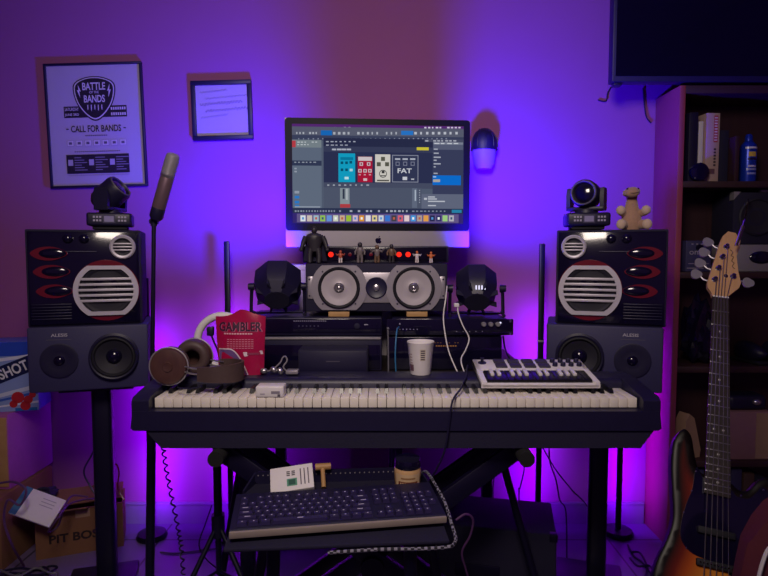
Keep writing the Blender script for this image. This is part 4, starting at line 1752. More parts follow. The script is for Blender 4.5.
# black cable laid over the keys
m = MB().tube([(.244, 1.665, .822), (.238, 1.64, .8155), (.226, 1.56, .8145), (.214, 1.53, .804), (.197, 1.47, .7985), (.176, 1.425, .7885), (.166, 1.403, .772), (.160, 1.4035, .72), (.150, 1.4035, .66), (.128, 1.42, .60), (.105, 1.45, .55)], .0026, 8, 6)
solo('cable', m, BLK, 'black cable lying over the piano keys and down its front', 'cable')

# ------------------------------------------------------------------ tray stand, computer keyboard and the things behind it
TY, TZ = 1.12, .563
TILT = R(2.6)
o = thing('keyboard_tray', 'black tray with perforated rim under the computer keyboard', 'tray', (-.092, TY, TZ))
o.rotation_euler = (TILT, 0, R(4.5))
MB().box((0, .148, .0), (.452, .296, .008), .003).build('plate', BLKM, o)
m = MB().prism(rrect(-.205, .004, .205, .034, .012, 4), .288, .296)
m.build('back_rim', BLK, o)
m = MB()
for k in range(34):
    m.front([(0, .0008), (.0017, .0006), (.0018, 0)], (-.196 + k * .0119, .288, .026), 8)
m.build('perforation', ALU, o)
for s in (-1, 1):
    m = MB()
    V = [(s * .226, .236, .004), (s * .226, .236, .012), (s * .205, .296, .032), (s * .205, .296, .004)]
    V += [(v[0] - s * .004, v[1], v[2]) for v in V]
    m.raw(V, [(0, 1, 2, 3), (7, 6, 5, 4), (0, 4, 5, 1), (1, 5, 6, 2), (2, 6, 7, 3), (3, 7, 4, 0)])
    m.build('side_rim', BLK, o)

def on_tray(lx, ly, lz=0):
    """tray place to room place"""
    M = Matrix.Translation((-.092, TY, TZ)) @ Euler((TILT, 0, R(4.5))).to_matrix().to_4x4()
    return M @ Vector((lx, ly, lz + .0042))


c0 = on_tray(.006, .040, .009)
o = thing('computer_keyboard', 'black computer keyboard with a pale front edge on the tray', 'keyboard', c0)
o.rotation_euler = (TILT - R(.3), 0, R(9.0))
KWD = .448
m = MB()
pr = [(0, .001), (0, .013), (.004, .0155), (.155, .019), (.155, .001)]
V = [(-KWD / 2, a, c_) for a, c_ in pr] + [(KWD / 2, a, c_) for a, c_ in pr]
n = len(pr)
m.raw(V, [(n + i, n + (i + 1) % n, (i + 1) % n, i) for i in range(n)] + [tuple(range(n)), tuple(range(2 * n - 1, n - 1, -1))])
m.build('base', BLK, o, smooth=20)
LIP = mat('keyboard_lip', '9a8c84', .5)
MB().box((0, -.003, .008), (KWD, .007, .014), .002).build('front_edge', LIP, o)
u = .0188
kcap = {}


def keycap(w):
    if w not in kcap:
        m = MB()
        a, d = (w * u - .0022) / 2, (u - .0022) / 2
        V = [(-a, -d, 0), (a, -d, 0), (a, d, 0), (-a, d, 0), (-a + .002, -d + .0015, .0075), (a - .002, -d + .0015, .0075), (a - .002, d - .003, .0075), (-a + .002, d - .003, .0075)]
        m.raw(V, [(0, 1, 5, 4), (1, 2, 6, 5), (2, 3, 7, 6), (3, 0, 4, 7), (4, 5, 6, 7), (3, 2, 1, 0)])
        m.m = 1
        lw = .0016 if w < 1.4 else .006
        m.raw([(-lw, -.001, .0077), (lw, -.001, .0077), (lw, .0018, .0077), (-lw, .0018, .0077)], [(0, 1, 2, 3)])
        kcap[w] = m.build('key', [KEYM, LEGEND], o, smooth=0)
        return kcap[w]
    q = kcap[w].copy()
    COL.objects.link(q)
    return q


KEYM = mat('keycap', '2e2652', .42)
LEGEND = mat('key_legend', 'cfc8e6', .5)
rows = [
    [(1.25, 0), (1.25, 0), (1.25, 0), (6.25, 0), (1.25, 0), (1.25, 0), (1.25, .0), (1.25, 0)],
    [(2.25, 0)] + [(1, 0)] * 10 + [(2.75, 0)],
    [(1.75, 0)] + [(1, 0)] * 11 + [(2.25, 0)],
    [(1.5, 0)] + [(1, 0)] * 12 + [(1.5, 0)],
    [(1, 0)] * 13 + [(2, 0)],
    [(1, 0), (1, .8), (1, 0), (1, 0), (1, 0), (1, .5), (1, 0), (1, 0), (1, 0), (1, .5), (1, 0), (1, 0), (1, 0)],
]
keyz = lambda yy: .0158 + .0227 * (yy) * 1.0
for ri, row in enumerate(rows):
    x = -KWD / 2 + .012
    yy = .019 + u * ri + (.006 if ri == 5 else 0)
    for w, gap in row:
        x += gap * u
        kq = keycap(w)
        kq.location = (x + w * u / 2, yy, keyz(yy))
        x += w * u
    # navigation block and number pad
    xs = [15.4, 16.4, 17.4]
    if ri in (2,):
        xs = []
    if ri == 1:
        xs = [16.4]
    if ri < 5:
        xs = xs + [18.75, 19.75, 20.75] + ([21.75] if ri in (2, 4) else [])
    for kx in xs:
        kq = keycap(1)
        kq.location = (-KWD / 2 + .012 + (kx + .5) * u, yy, keyz(yy))

# braided cable round the right side of the tray
m = MB()
pts = catmull([on_tray(.205, .282, .012), on_tray(.212, .274, .024), on_tray(.218, .255, .032), on_tray(.224, .21, .034), on_tray(.238, .13, .020), on_tray(.240, .06, .008), on_tray(.236, -.004, -.004), on_tray(.19, -.016, -.006), on_tray(.08, -.016, -.004), on_tray(-.02, -.017, -.006)], 7)
m.tube(pts, .0036, 8)
BRAID = mat('braided_cable', '8a8794', .6)
nn, ll = BRAID.node_tree.nodes, BRAID.node_tree.links
ck = nn.new('ShaderNodeTexChecker')
ck.inputs['Scale'].default_value = 150
ck.inputs['Color1'].default_value = lin('928ea0')
ck.inputs['Color2'].default_value = lin('1c1a24')
tcn = nn.new('ShaderNodeTexCoord')
ll.new(tcn.outputs['Object'], ck.inputs['Vector'])
ll.new(ck.outputs['Color'], nn['Principled BSDF'].inputs['Base Color'])
solo('braided_cable', m, BRAID, 'black and white braided cable curling round the right side of the tray', 'cable')

# candle jar
c0 = on_tray(.170, .252, .002)
o = thing('candle_jar', 'squat candle jar with dark lid and tan label behind the keyboard', 'candle', c0)
o.rotation_euler = (TILT, 0, 0)
MB().lathe([(0, 0), (.029, 0), (.032, .004), (.0325, .044), (.030, .05), (.028, .051)], 32).build('jar', AMBER, o)
MB().lathe([(.028, .048), (.0315, .050), (.032, .053), (.032, .066), (.0305, .069), (.01, .0705), (0, .0705)], 32).build('lid', BLKG, o)
m = MB()
def jar_patch(h0, h1, a0, a1, col, rr):
    m.col = lin(col)
    V, F = [], []
    for q in range(9):
        an = -PI / 2 + a0 + (a1 - a0) * q / 8
        V += [(rr * math.cos(an), rr * math.sin(an), h0), (rr * math.cos(an), rr * math.sin(an), h1)]
        if q:
            F.append((2 * q - 2, 2 * q, 2 * q + 1, 2 * q - 1))
    m.raw(V, F)
jar_patch(.006, .040, -1.0, 1.0, 'd8b890', .033)
jar_patch(.012, .022, -.75, .75, '7a3a24', .0333)
for q in range(7):
    jar_patch(.015, .0195, -.6 + q * .17, -.5 + q * .17, 'd8b890', .0336)
jar_patch(.028, .032, -.55, .55, 'a07850', .0333)
m.build('lettering', PRINT, o)

# white card box leaning behind the keyboard
c0 = on_tray(-.106, .207, .0195)
o = thing('card_box', 'white card box with small dark print leaning behind the keyboard', 'box', c0)
o.rotation_euler = (R(-56), R(-6), R(8))
MB().box((0, .008, .034), (.102, .016, .068), .002).build('body', PAPER, o)
m = MB()
for q in range(3):
    for j in range(2):
        m.rect(-.012 + j * .012, .05 - q * .005, -.004 + j * .012, .053 - q * .005, -.0005, '3a3440')
m.rect(-.012, .012, .012, .032, -.0005, '5a9a80')
m.rect(-.008, .015, .008, .029, -.0009, '2c5a4c')
for q in range(3):
    m.rect(.02 + q * .009, .012, .0225 + q * .009, .056, -.0005, '5a5260')
m.build('print', PRINT, o, smooth=0)
c0 = on_tray(-.034, .236, .010)
o = thing('wooden_mallet', 'small pale wooden mallet beside the white card box', 'mallet', c0)
o.rotation_euler = (R(-50), 0, R(10))
MB().cyl((0, 0, .0), (0, 0, .052), .0055, .0055, 12).build('handle', PINE, o)
MB().cyl((-.018, 0, .055), (.02, 0, .055), .0085, .0085, 16).build('head', PINE, o)

# stand under the tray
o = thing('tray_stand', 'black tubular stand with splayed legs holding the keyboard tray', 'stand', (-.09, TY + .17, 0))
m = MB()
m.tube([(-.21, -.12, .544), (.21, -.09, .544)], .012, 10)
m.tube([(-.19, .10, .553), (.19, .13, .553)], .012, 10)
m.build('cross_bar', DKM, o)
m = MB()
for s in (-1, 1):
    m.tube([(s * .19, -.12 + .015 * s, .544), (s * .18, .0, .548), (s * .18, .11 + .015 * s, .553)], .010, 10)
m.build('side_bar', DKM, o)
for s in (-1, 1):
    m = MB().tube([(s * .145, -.10, .544), (s * .15, -.10, .30), (s * .17, -.10, .012)], .0145, 12)
    m.build('front_leg', DKM, o)
    m = MB().tube([(s * .185, .105, .55), (s * .23, .11, .30), (s * .28, .115, .012)], .0125, 12)
    m.build('rear_leg', DKM, o)
MB().tube([(-.15, -.10, .25), (.15, -.10, .25)], .009, 10).build('stretcher', DKM, o)
# two sloping poles between tray and piano
for lab, A_, B_ in (('thin dark pole sloping down left beside the tripod, under the piano', P(243, 450, 1.86), P(222, 575, 1.86)),
                    ('thin dark pole sloping down right from the piano before the black case', P(500, 452, 1.685), P(534, 576, 1.66))):
    d = (B_ - A_)
    k = (A_.z - .012) / (A_.z - B_.z)
    m = MB().cyl(A_, A_ + d * k, .011, .012, 12)
    o = thing('floor_pole', lab, 'pole', (0, 0, 0), 0, 'sloping poles under the piano')
    E = A_ + d * k
    m.build('tube', DKM, o)
    MB().cyl((E.x, E.y, 0), (E.x, E.y, .03), .016, .014, 12).build('rubber_foot', RUB, o)

# ------------------------------------------------------------------ floor things, right: black case, round-based stands
o = thing('equipment_case', 'large black equipment case on the floor under the right half of the piano', 'case', (.292, 1.755, 0), R(-12))
MB().box((0, .13, .148), (.48, .24, .28), .008).build('body', BLKM, o)
for x in (-.2, .2):
    for y in (.03, .23):
        MB().cyl((x, y, 0), (x, y, .012), .016, .016, 12).build('foot', RUB, o)
MB().box((0, .008, .15), (.14, .008, .04), .004).build('handle', DKM, o)
for s in (-1, 1):
    for z in (.02, .276):
        MB().box((s * .23, .02, z), (.026, .026, .026), .005).build('corner_guard', DKM, o)

LAMPS = [(P(228, 300, 2.28).x, 2.2875, .50, .85, 0), (P(541, 300, 2.28).x, 2.2875, .50, .85, 0)]
for lab, g in (('thin pole on a round black base behind the left microphone stand', G(152, 537)), ('thin pole on a round black base behind the right speaker stand', G(618, 534))):
    t = thing('pole_lamp', lab, 'floor lamp', g, 0 if g.x < 0 else R(-40), 'round-based pole lamps behind the speakers')
    MB().lathe([(0, 0), (.058, 0), (.06, .006), (.054, .02), (.02, .026), (0, .026)], 28).build('base', DKM, t)
    MB().cyl((0, 0, .02), (0, 0, 1.05), .0115, .0115, 14).build('pole', DKM, t)
    MB().box((0, .0115, .46), (.010, .003, .76)).build('light_strip', LEDV, t)
    a_ = 0 if g.x < 0 else R(-40)
    LAMPS.append((g.x - .0145 * math.sin(a_), g.y + .0145 * math.cos(a_), .46, .76, a_))

# ------------------------------------------------------------------ floor things, left: boxes, papers, cables
o = thing('cardboard_box', 'brown cardboard box with bold black lettering on the floor by the left stand', 'box', G(81, 553), R(21))
Wb, Db, Hb = .30, .15, .175
m = MB()
m.box((0, .002, Hb / 2), (Wb, .004, Hb))
m.box((0, Db - .002, Hb / 2), (Wb, .004, Hb))
m.box((-Wb / 2 + .002, Db / 2, Hb / 2), (.004, Db - .008, Hb))
m.box((Wb / 2 - .002, Db / 2, Hb / 2), (.004, Db - .008, Hb))
m.box((0, Db / 2, .002), (Wb - .008, Db - .008, .004))
m.build('body', CARD, o)
m = MB().box((0, Db / 2 + .03, Hb + .012), (Wb - .01, .10, .004), 0, (R(16), 0, 0))
m.build('flap', CARD, o)
m = MB().box((-.05, -.02, Hb + .008), (.16, .05, .004), 0, (R(-20), 0, 0))
m.build('flap', CARD, o)
m = MB()
m.text('PIT BOSS', -.01, .07, .034, -.0008, .19, '2a1a1c', bold=.03)
m.build('lettering', PRINT, o, smooth=0)
MB().box((.01, -.0008, Hb - .02), (.05, .001, .03)).build('tape', TANB, o)

o = thing('cardboard_box', 'plain brown cardboard box at the left edge under the purple crate', 'box', (-1.60, 2.02, 0))
MB().box((0, .165, .134), (.44, .33, .268), .003).build('body', CARD, o)
MB().box((0, .165, .2685), (.05, .33, .001)).build('tape', TANB, o)
o = thing('storage_crate', 'plain purple storage crate on the plain cardboard box at the left edge', 'crate', (-1.62, 2.10, .2695))
MB().box((0, .14, .142), (.455, .28, .284), .004).build('body', mat('purple_plastic', 'a85aa0', .5), o)
MB().box((0, -.003, .142), (.45, .006, .26), .002).build('front_panel', PINE, o)
o = thing('toy_box', 'bright blue toy box with white slanted lettering at the left edge', 'box', (-1.475, 2.12, .5545), R(13))
Wt, Ht = .34, .262
MB().box((0, .07, Ht / 2), (Wt, .14, Ht), .002).build('body', mat('toy_box_side', '5a6cc0', .5), o)
m = MB()
m.rect(-Wt / 2, 0, Wt / 2, Ht, -.0006, '8fa4dc')
m.rect(-Wt / 2, Ht * .80, Wt / 2, Ht, -.001, '2c50c8')
def slab(z0, z1, sl, c_, yy, x0=-Wt / 2, x1=Wt / 2):
    m.col = lin(c_)
    m.raw([(x0, yy, max(0, z0 + sl * (x0))), (x1, yy, max(0, z0 + sl * x1)), (x1, yy, z1 + sl * x1), (x0, yy, z1 + sl * x0)], [(0, 1, 2, 3)])
slab(.09, .155, .40, '1c2450', -.0014)
slab(.185, .197, .12, 'e0e4f4', -.0012)
slab(.045, .06, .24, 'd0d8f0', -.0014)
slab(.03, .04, .2, '3c60c4', -.0016)
slab(.012, .02, .1, 'e0e4f4', -.0016)
m.text('SHOT', .088, .158, .040, -.002, .105, 'e6e6f0', rot=R(22), bold=.025)
for cx, cz, rr in ((.10, .052, .022), (.135, .042, .016), (.085, .028, .014), (.125, .02, .018), (.15, .06, .012)):
    m.col = lin('c02c34')
    m.front([(0, .0), (rr, .0)], (cx, -.0022, cz), 14)
m.rect(.09, .0, .165, .012, -.0018, '2c6cb4')
m.build('front_print', PRINTG, o, smooth=0)

# envelope leaning between the boxes
c0 = P(38, 507, 2.06)
o = thing('envelope', 'white and blue cardboard envelope leaning on the boxes at lower left', 'envelope', c0)
o.rotation_euler = (R(-48), R(24), R(6))
MB().box((0, 0, 0), (.15, .012, .105), .002).build('body', PAPER, o)
m = MB()
m.rect(-.075, -.052, -.05, .052, -.0068, '2c6a98')
for q in range(3):
    m.rect(.0, .03 - q * .012, .05, .033 - q * .012, -.0068, 'b4acb8')
m.build('print', PRINT, o, smooth=0)

# bag-like dark bundle on the plain box
a = P(40, 480, 2.2)
o = thing('bundle', 'dark bundle of folded straps on the pile at the lower left', 'bundle', (-1.30, 2.175, .195))
b_ = bmesh.new()
bmesh.ops.create_icosphere(b_, subdivisions=3, radius=1)
for v in b_.verts:
    k = 1 + .18 * math.sin(v.co.x * 6 + 1) * math.cos(v.co.z * 7 + v.co.y * 4)
    v.co = Vector((v.co.x * .028 * k, v.co.y * .05 * k, .024 + max(-.95, v.co.z * k) * .024))
MB().bm(b_).build('body', mat('dark_blue_fabric', '2a2444', .85, bump=.4), o)
MB().tube([(-.03, -.05, .02), (-.015, -.03, .055), (.02, -.02, .05), (.03, -.045, .02)], .006, 8, 5).build('strap', BLKM, o)

# cables on the floor and hanging
def cable(label, pts, r, m, n=6):
    return solo('cable', MB().tube(pts, r, 7, n), m, label, 'cable')


cable('black lead running down beside the left column stand', [P(97, 400, 2.09), P(98, 425, 2.10), P(94, 450, 2.10), P(84, 470, 2.10), P(89, 484, 2.10), P(97, 497, 2.09)], .0035, BLK)
cable('looped purple lead lying over the lettered cardboard box', [P(100, 498, 2.13), P(82, 500, 2.08), P(68, 505, 2.02), P(58, 518, 1.94), P(48, 532, 1.95), P(58, 526, 1.98), P(64, 508, 2.0), P(72, 496, 2.1), P(88, 497, 2.12)], .0035, PURPC)
cable('purple lead from the pile falling left of the lettered cardboard box', [P(0, 483, 1.98), P(14, 482, 1.98), P(26, 490, 1.97), P(20, 505, 1.96), P(8, 500, 1.95), P(4, 520, 1.95), P(12, 545, 1.95), G(24, 566, .006)], .004, PURPC)
flo = [[(2, 571), (20, 568), (38, 570), (50, 566), (57, 567), (52, 571), (42, 575), (26, 576)], [(-4, 576), (12, 573), (34, 575), (48, 572), (44, 567), (28, 571), (8, 578)], [(0, 570), (18, 576), (36, 568), (50, 573), (57, 573), (54, 577), (40, 578)]]
for i, ps in enumerate(flo):
    cable(['black cable loop on the floor before the lettered cardboard box', 'black cable nearest the frame corner in the floor tangle at lower left', 'grey cable winding through the floor tangle at lower left'][i], [G(x, y, .005 + .008 * i + .0015 * (q % 2)) for q, (x, y) in enumerate(ps)], .0038, [BLK, BLK, GREYC][i])
flo = [[(628, 545), (634, 556), (642, 562), (650, 572), (660, 578)], [(632, 552), (640, 553), (647, 566), (645, 578)], [(630, 558), (638, 566), (650, 566), (656, 578)]]
for i, ps in enumerate(flo):
    cable(['black cable on the floor near the foot of the bookshelf', 'dark cable crossing beside the bass on the floor', 'black cable looping on the floor behind the bass body'][i], [G(x, y, .005 + .008 * i) for x, y in ps], .004, BLK)
# coiled cord
m = MB()
pts = []
base = catmull([P(161.5, 446, 1.69), P(165, 470, 1.69), P(171, 500, 1.69), P(177, 530, 1.69), P(180, 548, 1.69), P(182, 575, 1.69)], 24)
for i, p in enumerate(base):
    an = i * .95
    pts.append(p + Vector((.004 + .0055 * math.cos(an), .0055 * math.sin(an), 0)))
m.tube(pts, .0024, 6)
solo('coiled_cord', m, BLK, 'black coiled cord hanging below the left end of the piano', 'cord')
cable('thin grey lead lying along the floor past the coiled cord', [G(160, 552, .004), G(178, 553, .004), G(204, 550, .004), G(222, 548, .004)], .003, GREYC)
cable('thin black lead curving behind the tripod', [P(212, 505, 1.80), P(205, 525, 1.80), P(199, 545, 1.82), P(207, 560, 1.85), P(222, 572, 1.9)], .0022, BLK)
NL = 0
for lab, ps in (('thin black lead hanging straight, first left of the right pole lamp', [(525, 448), (524, 470), (520, 488), (519, 494)]),
                ('thin black lead hanging under the piano right of the pole lamp', [(549, 446), (550, 462), (556, 480), (560, 500), (566, 512)]),
                ('thin dark lead slanting under the piano toward the right column stand', [(543, 448), (556, 470), (572, 490), (590, 512)]),
                ('thin black lead hanging between the two right braces', [(494, 452), (496, 470), (493, 488)])):
    NL += 1
    cable(lab, [P(x, y, 2.06 + .022 * NL) for x, y in ps] + [Vector((P(ps[-1][0] + 2, 500, 2.06 + .022 * NL).x, 2.06 + .022 * NL, .004))], .0026, BLK)
for lab, x in (('black lead hanging behind the tray, the left of a close pair', 392), ('black lead hanging behind the tray, the right of a close pair', 396)):
    cable(lab, [P(x, 448, 1.66), P(x + .5, 460, 1.66), P(x - 1, 476, 1.66), P(x, 500, 1.66)], .0022, BLK)
cable('black lead curling from the piano beside the left brace', [P(266, 447, 1.7), P(266, 455, 1.7), P(261, 464, 1.7), P(254, 469, 1.7), P(247, 466, 1.7)], .003, BLK)
cable('black lead drooping from the right end of the rack', [P(503, 336, 1.86), P(505, 348, 1.86), P(509, 358, 1.86), P(512, 363, 1.86)], .003, BLK)
cable('purple lead hanging from the right end of the tray', [P(456, 520, 1.36), P(466, 514, 1.37), P(473, 520, 1.38), P(470, 536, 1.39), P(462, 552, 1.40), P(466, 570, 1.41), P(472, 590, 1.42)], .0028, PURPC)
cable('dark red lead slung over the right end of the left column stand pile', [P(112, 470, 2.2), P(116, 464, 2.2), P(119, 472, 2.2), P(118, 488, 2.19), P(124, 500, 2.18)], .003, REDP)
bpy.data.objects.get('cable')

# ------------------------------------------------------------------ bass guitar
NUT, PIK = P(719.5, 299, 1.76), P(715, 562, 1.44)
U = (NUT - PIK).normalized()
n0 = Vector((-.30, -1, 0))
Nf = (n0 - U * n0.dot(U)).normalized()
Wv = (-Nf).cross(U)
S = (NUT - PIK).length / .772
GM = Matrix((Wv, -Nf, U)).transposed().to_4x4()
BR = NUT - U * (.864 * S)                    # bridge saddle
GM.translation = BR
o = thing('bass_guitar', 'five-string sunburst bass guitar with maple headstock leaning before the bookshelf', 'guitar')
o.matrix_world = GM @ Matrix.Diagonal((S, S, S, 1))
outl = [(0, -.118), (-.08, -.112), (-.135, -.08), (-.158, -.02), (-.152, .05), (-.126, .12), (-.112, .18), (-.117, .25), (-.124, .33), (-.118, .395), (-.094, .432), (-.072, .418), (-.062, .375), (-.052, .335), (-.036, .315), (0, .31), (.036, .305), (.058, .29), (.082, .296), (.104, .325), (.128, .34), (.150, .318), (.150, .255), (.133, .19), (.126, .13), (.146, .06), (.170, -.01), (.160, -.07), (.11, -.108)]
sm = [(p.x * (.94 if p.x < 0 else 1), p.y) for p in catmull([(a, c_, 0) for a, c_ in outl], 4, True)]
# front skin with an edge-distance value for the burst
def seg_d(px, pz):
    best = 9
    for (ax, az), (bx, bz) in zip(sm, sm[1:] + sm[:1]):
        dx, dz = bx - ax, bz - az
        t_ = max(0, min(1, ((px - ax) * dx + (pz - az) * dz) / (dx * dx + dz * dz + 1e-12)))
        q = math.hypot(px - ax - t_ * dx, pz - az - t_ * dz)
        best = min(best, q)
    return best
def inside(px, pz):
    c_ = False
    for (ax, az), (bx, bz) in zip(sm, sm[1:] + sm[:1]):
        if (az > pz) != (bz > pz) and px < (bx - ax) * (pz - az) / (bz - az) + ax:
            c_ = not c_
    return c_
bmx = bmesh.new()
TH = .042
ringv = [bmx.verts.new((x, .004, z)) for x, z in sm]
# rounded edge rings then fill
cx_ = lambda x, z, d: None
nn_ = len(sm)
nrm = []
for i in range(nn_):
    ax, az = sm[i - 1]
    bx, bz = sm[(i + 1) % nn_]
    tx, tz = bx - ax, bz - az
    l_ = math.hypot(tx, tz)
    nrm.append((tz / l_, -tx / l_))
area = sum(a[0] * b[1] - b[0] * a[1] for a, b in zip(sm, sm[1:] + sm[:1]))
sg = -1 if area > 0 else 1
inner = [(x + sg * nx_ * .006, z + sg * nz_ * .006) for (x, z), (nx_, nz_) in zip(sm, nrm)]
inv = [bmx.verts.new((x, 0, z)) for x, z in inner]
for i in range(nn_):
    j = (i + 1) % nn_
    bmx.faces.new((ringv[i], ringv[j], inv[j], inv[i]))
pts_in = []
step = .012
gx = -.17
while gx < .19:
    gz = -.12
    while gz < .44:
        if inside(gx, gz) and seg_d(gx, gz) > .013:
            pts_in.append((gx, gz))
        gz += step
    gx += step
from mathutils import geometry as mg
allp = [Vector(p) for p in inner] + [Vector(p) for p in pts_in]
res = mg.delaunay_2d_cdt(allp, [(i, (i + 1) % nn_) for i in range(nn_)], [], 1, 1e-6)
vv, fo = res[0], res[2]
vm = []
for p in vv:
    hit = None
    for q, w in zip(inner, inv):
        if abs(q[0] - p.x) < 1e-6 and abs(q[1] - p.y) < 1e-6:
            hit = w
            break
    vm.append(hit or bmx.verts.new((p.x, 0, p.y)))
for f in fo:
    try:
        bmx.faces.new([vm[i] for i in f])
    except ValueError:
        pass
back = [bmx.verts.new((x, TH, z)) for x, z in sm]
for i in range(nn_):
    j = (i + 1) % nn_
    bmx.faces.new((ringv[j], ringv[i], back[i], back[j]))
bmx.faces.new(back)
bmesh.ops.recalc_face_normals(bmx, faces=list(bmx.faces))
m = MB().bm(bmx)
body = m.build('body', SUNB, o, smooth=40)
at = body.data.attributes.new('edge', 'FLOAT', 'POINT')
vals = []
for v in body.data.vertices:
    vals.append(0 if v.co.y > .003 else min(1, seg_d(v.co.x, v.co.z) / .115))
at.data.foreach_set('value', vals)
# pickguard
pg = [(-.052, .33), (-.06, .27), (-.074, .225), (-.086, .165), (-.082, .125), (-.055, .10), (-.01, .09), (.04, .065), (.075, .03), (.1, .02), (.118, .05), (.112, .12), (.118, .19), (.128, .25), (.126, .30), (.112, .31), (.096, .29), (.078, .272), (.05, .272), (.03, .29), (-.03, .30)]
m = MB()
m.prism([(p.x, p.y) for p in catmull([(a, c_, 0) for a, c_ in pg], 4, True)], -.0026, -.0002)
pgo = m.build('pickguard', BLKG, o, smooth=25)
m = MB()
for x, z in ((-.053, .318), (-.062, .262), (-.08, .2), (-.07, .11), (0, .085), (.06, .04), (.112, .05), (.108, .12), (.116, .19), (.122, .27), (.115, .303), (.06, .276)):
    m.front([(.003, 0), (.0022, .0012), (0, .0015)], (x, -.0026, z), 10)
m.build('screw', CHROME, pgo)
# pickups, bridge, controls
m = MB().box((0, -.008, .165), (.092, .012, .019), .004)
m.build('pickup', RUB, o)
m = MB().box((.002, -.006, .083), (.098, .014, .019), .004)
pk = m.build('pickup', RUB, o)
m = MB()
for k in range(10):
    m.front([(.0028, 0), (.0024, .0008), (0, .001)], (-.038 + .0084 * k, -.0132, .083), 8)
m.build('pole_piece', CHROME, pk)
m = MB().box((0, -.003, -.01), (.085, .004, .052), .001)
for k in range(5):
    m.box((-.030 + .015 * k, -.008, .0), (.011, .007, .026), .002)
m.build('bridge', CHROME, o)
for x, z in ((.098, .052), (.118, .0), (.13, -.045)):
    m = MB().front([(.0095, 0), (.009, .014), (.0075, .016), (0, .016)], (x, -.0026, z), 18)
    m.build('knob', CHROME, o)
# neck with rosewood board
FB0 = .262
def fw(z):
    return .0230 + (.864 - z) / (.864 - FB0) * .0095
m = MB()
m.prism([(-fw(FB0), FB0), (fw(FB0), FB0), (fw(.864), .866), (-fw(.864), .866)], -.0125, -.0065)
fbd = m.build('fretboard', ROSE, o)
m = MB()
V, F = [], []
for z in (FB0, .45, .65, .866):
    for k in range(9):
        an = PI * k / 8
        V.append((-fw(z) * math.cos(an), -.0066 + .019 * math.sin(an), z))
for i in range(3):
    for k in range(8):
        a0 = i * 9 + k
        F.append((a0, a0 + 1, a0 + 10, a0 + 9))
m.raw(V, F)
m.build('neck', MAPLE, o)
for k in range(1, 22):
    z = .864 / (2 ** (k / 12))
    if z > FB0 + .004:
        MB().box((0, -.0128, z), (2 * fw(z), .0016, .0022), .0004).build('fret', SILVM, fbd)
m = MB()
for k in (3, 5, 7, 9, 12, 15, 17, 19):
    z = .864 * (2 ** (-k / 12) + 2 ** (-(k - 1) / 12)) / 2
    for x in ((-.012, .012) if k == 12 else (0,)):
        m.front([(0, .0003), (.0032, .0003)], (x, -.0126, z), 10)
m.build('inlay_dot', WHT, fbd)
MB().box((0, -.0125, .8655), (.045, .006, .005), .001).build('nut', WHT, o)
# headstock from its outline
hs = [(-.0225, .866), (-.026, .878), (-.037, .892), (-.0375, .905), (-.004, 1.03), (.004, 1.052), (.02, 1.069), (.042, 1.066), (.056, 1.045), (.055, 1.022), (.045, .995), (.05, .95), (.058, .915), (.052, .9), (.036, .885), (.0225, .872), (.0225, .866)]
m = MB()
HZ = lambda z: .866 + (z - .866) * 1.2
m.prism([(x, HZ(z)) for x, z in hs], -.008, .007)
hd = m.build('headstock', MAPLE, o, smooth=20)
m = MB()
rr = [(.040, .955), (.033, .962), (.038, .972), (.031, .978), (.036, .990), (.029, .994), (.034, 1.004), (.026, 1.012)]
m.tube([(x, -.0085, HZ(z)) for x, z in rr], .0011, 5, 4)
m.build('script_lettering', BROWNP, hd)
posts = [(-.018, HZ(.915), -1), (-.008, HZ(.950), -1), (.003, HZ(.985), -1), (.014, HZ(1.018), -1), (.034, HZ(.93), 1)]
for x, z, s in posts:
    m = MB()
    m.front([(.0085, 0), (.0085, .003), (.0052, .004), (.0048, .012), (.0062, .016), (0, .017)], (x, -.008, z), 16)
    tn = m.build('tuner', CHROME, o)
    m = MB()
    ex = -.062 if s < 0 else .085
    ang = -.26 if s < 0 else .26
    edge_x = x - .02 if s < 0 else x + .022
    m.tube([(x, .011, z), (edge_x - .006 * -s, .013, z + .008 if s < 0 else z), (edge_x + s * .016, .013, z + .018 if s < 0 else z - .002)], .0032, 8)
    kx, kz = edge_x + s * .028, (z + .024 if s < 0 else z - .004)
    cl = []
    for k in range(24):
        an = 2 * PI * k / 24
        r_ = .0150 * (1 + .2 * abs(math.cos(an * 1.5)))
        cl.append((kx + r_ * math.cos(an), kz + r_ * math.sin(an)))
    m.prism(cl, .010, .016)
    m.build('tuner_key', SILV, tn)
m = MB().front([(.006, 0), (.006, .004), (0, .005)], (.014, -.008, HZ(.93)), 14)
m.build('string_guide', CHROME, o)
for k in range(5):
    xb = -.030 + .015 * k
    xn = -.0165 + .00825 * k
    px_, pz_, s = [(posts[0]), (posts[1]), (posts[2]), (posts[3]), (posts[4])][k]
    m = MB().tube([(xb, -.0125, .0), (xn, -.0165, .868), (px_ + .004 * -s, -.016, pz_)], .0011 - .00012 * k + .0003, 5)
    m.build('string', SILVM, o)
# floor stand that carries it
base = GM @ Vector((0, .03, -.12 * 1))
o2 = thing('guitar_stand', 'black floor stand under the sunburst bass guitar', 'stand', (BR.x, BR.y, 0))
lo = GM @ Vector((0, 0, -.121 * S))
m = MB()
for s in (-1, 1):
    q = GM @ Vector((s * .09, .02, -.124 * S))
    q = Vector((q.x, q.y, q.z)) - Vector((BR.x, BR.y, 0))
    m.tube([(q.x, q.y - .05, q.z + .012), (q.x, q.y - .035, q.z - .010), (q.x, q.y + .05, q.z - .006), (q.x * .4, .16, q.z + .03)], .009, 8, 4)
m.build('yoke', FOAM, o2)
m = MB()
for x, y in ((-.16, -.08), (.16, -.08), (0, .30)):
    m.tube([(0, .16, lo.z + .04), (x, y, .010)], .009, 8)
m.build('legs', DKM, o2)

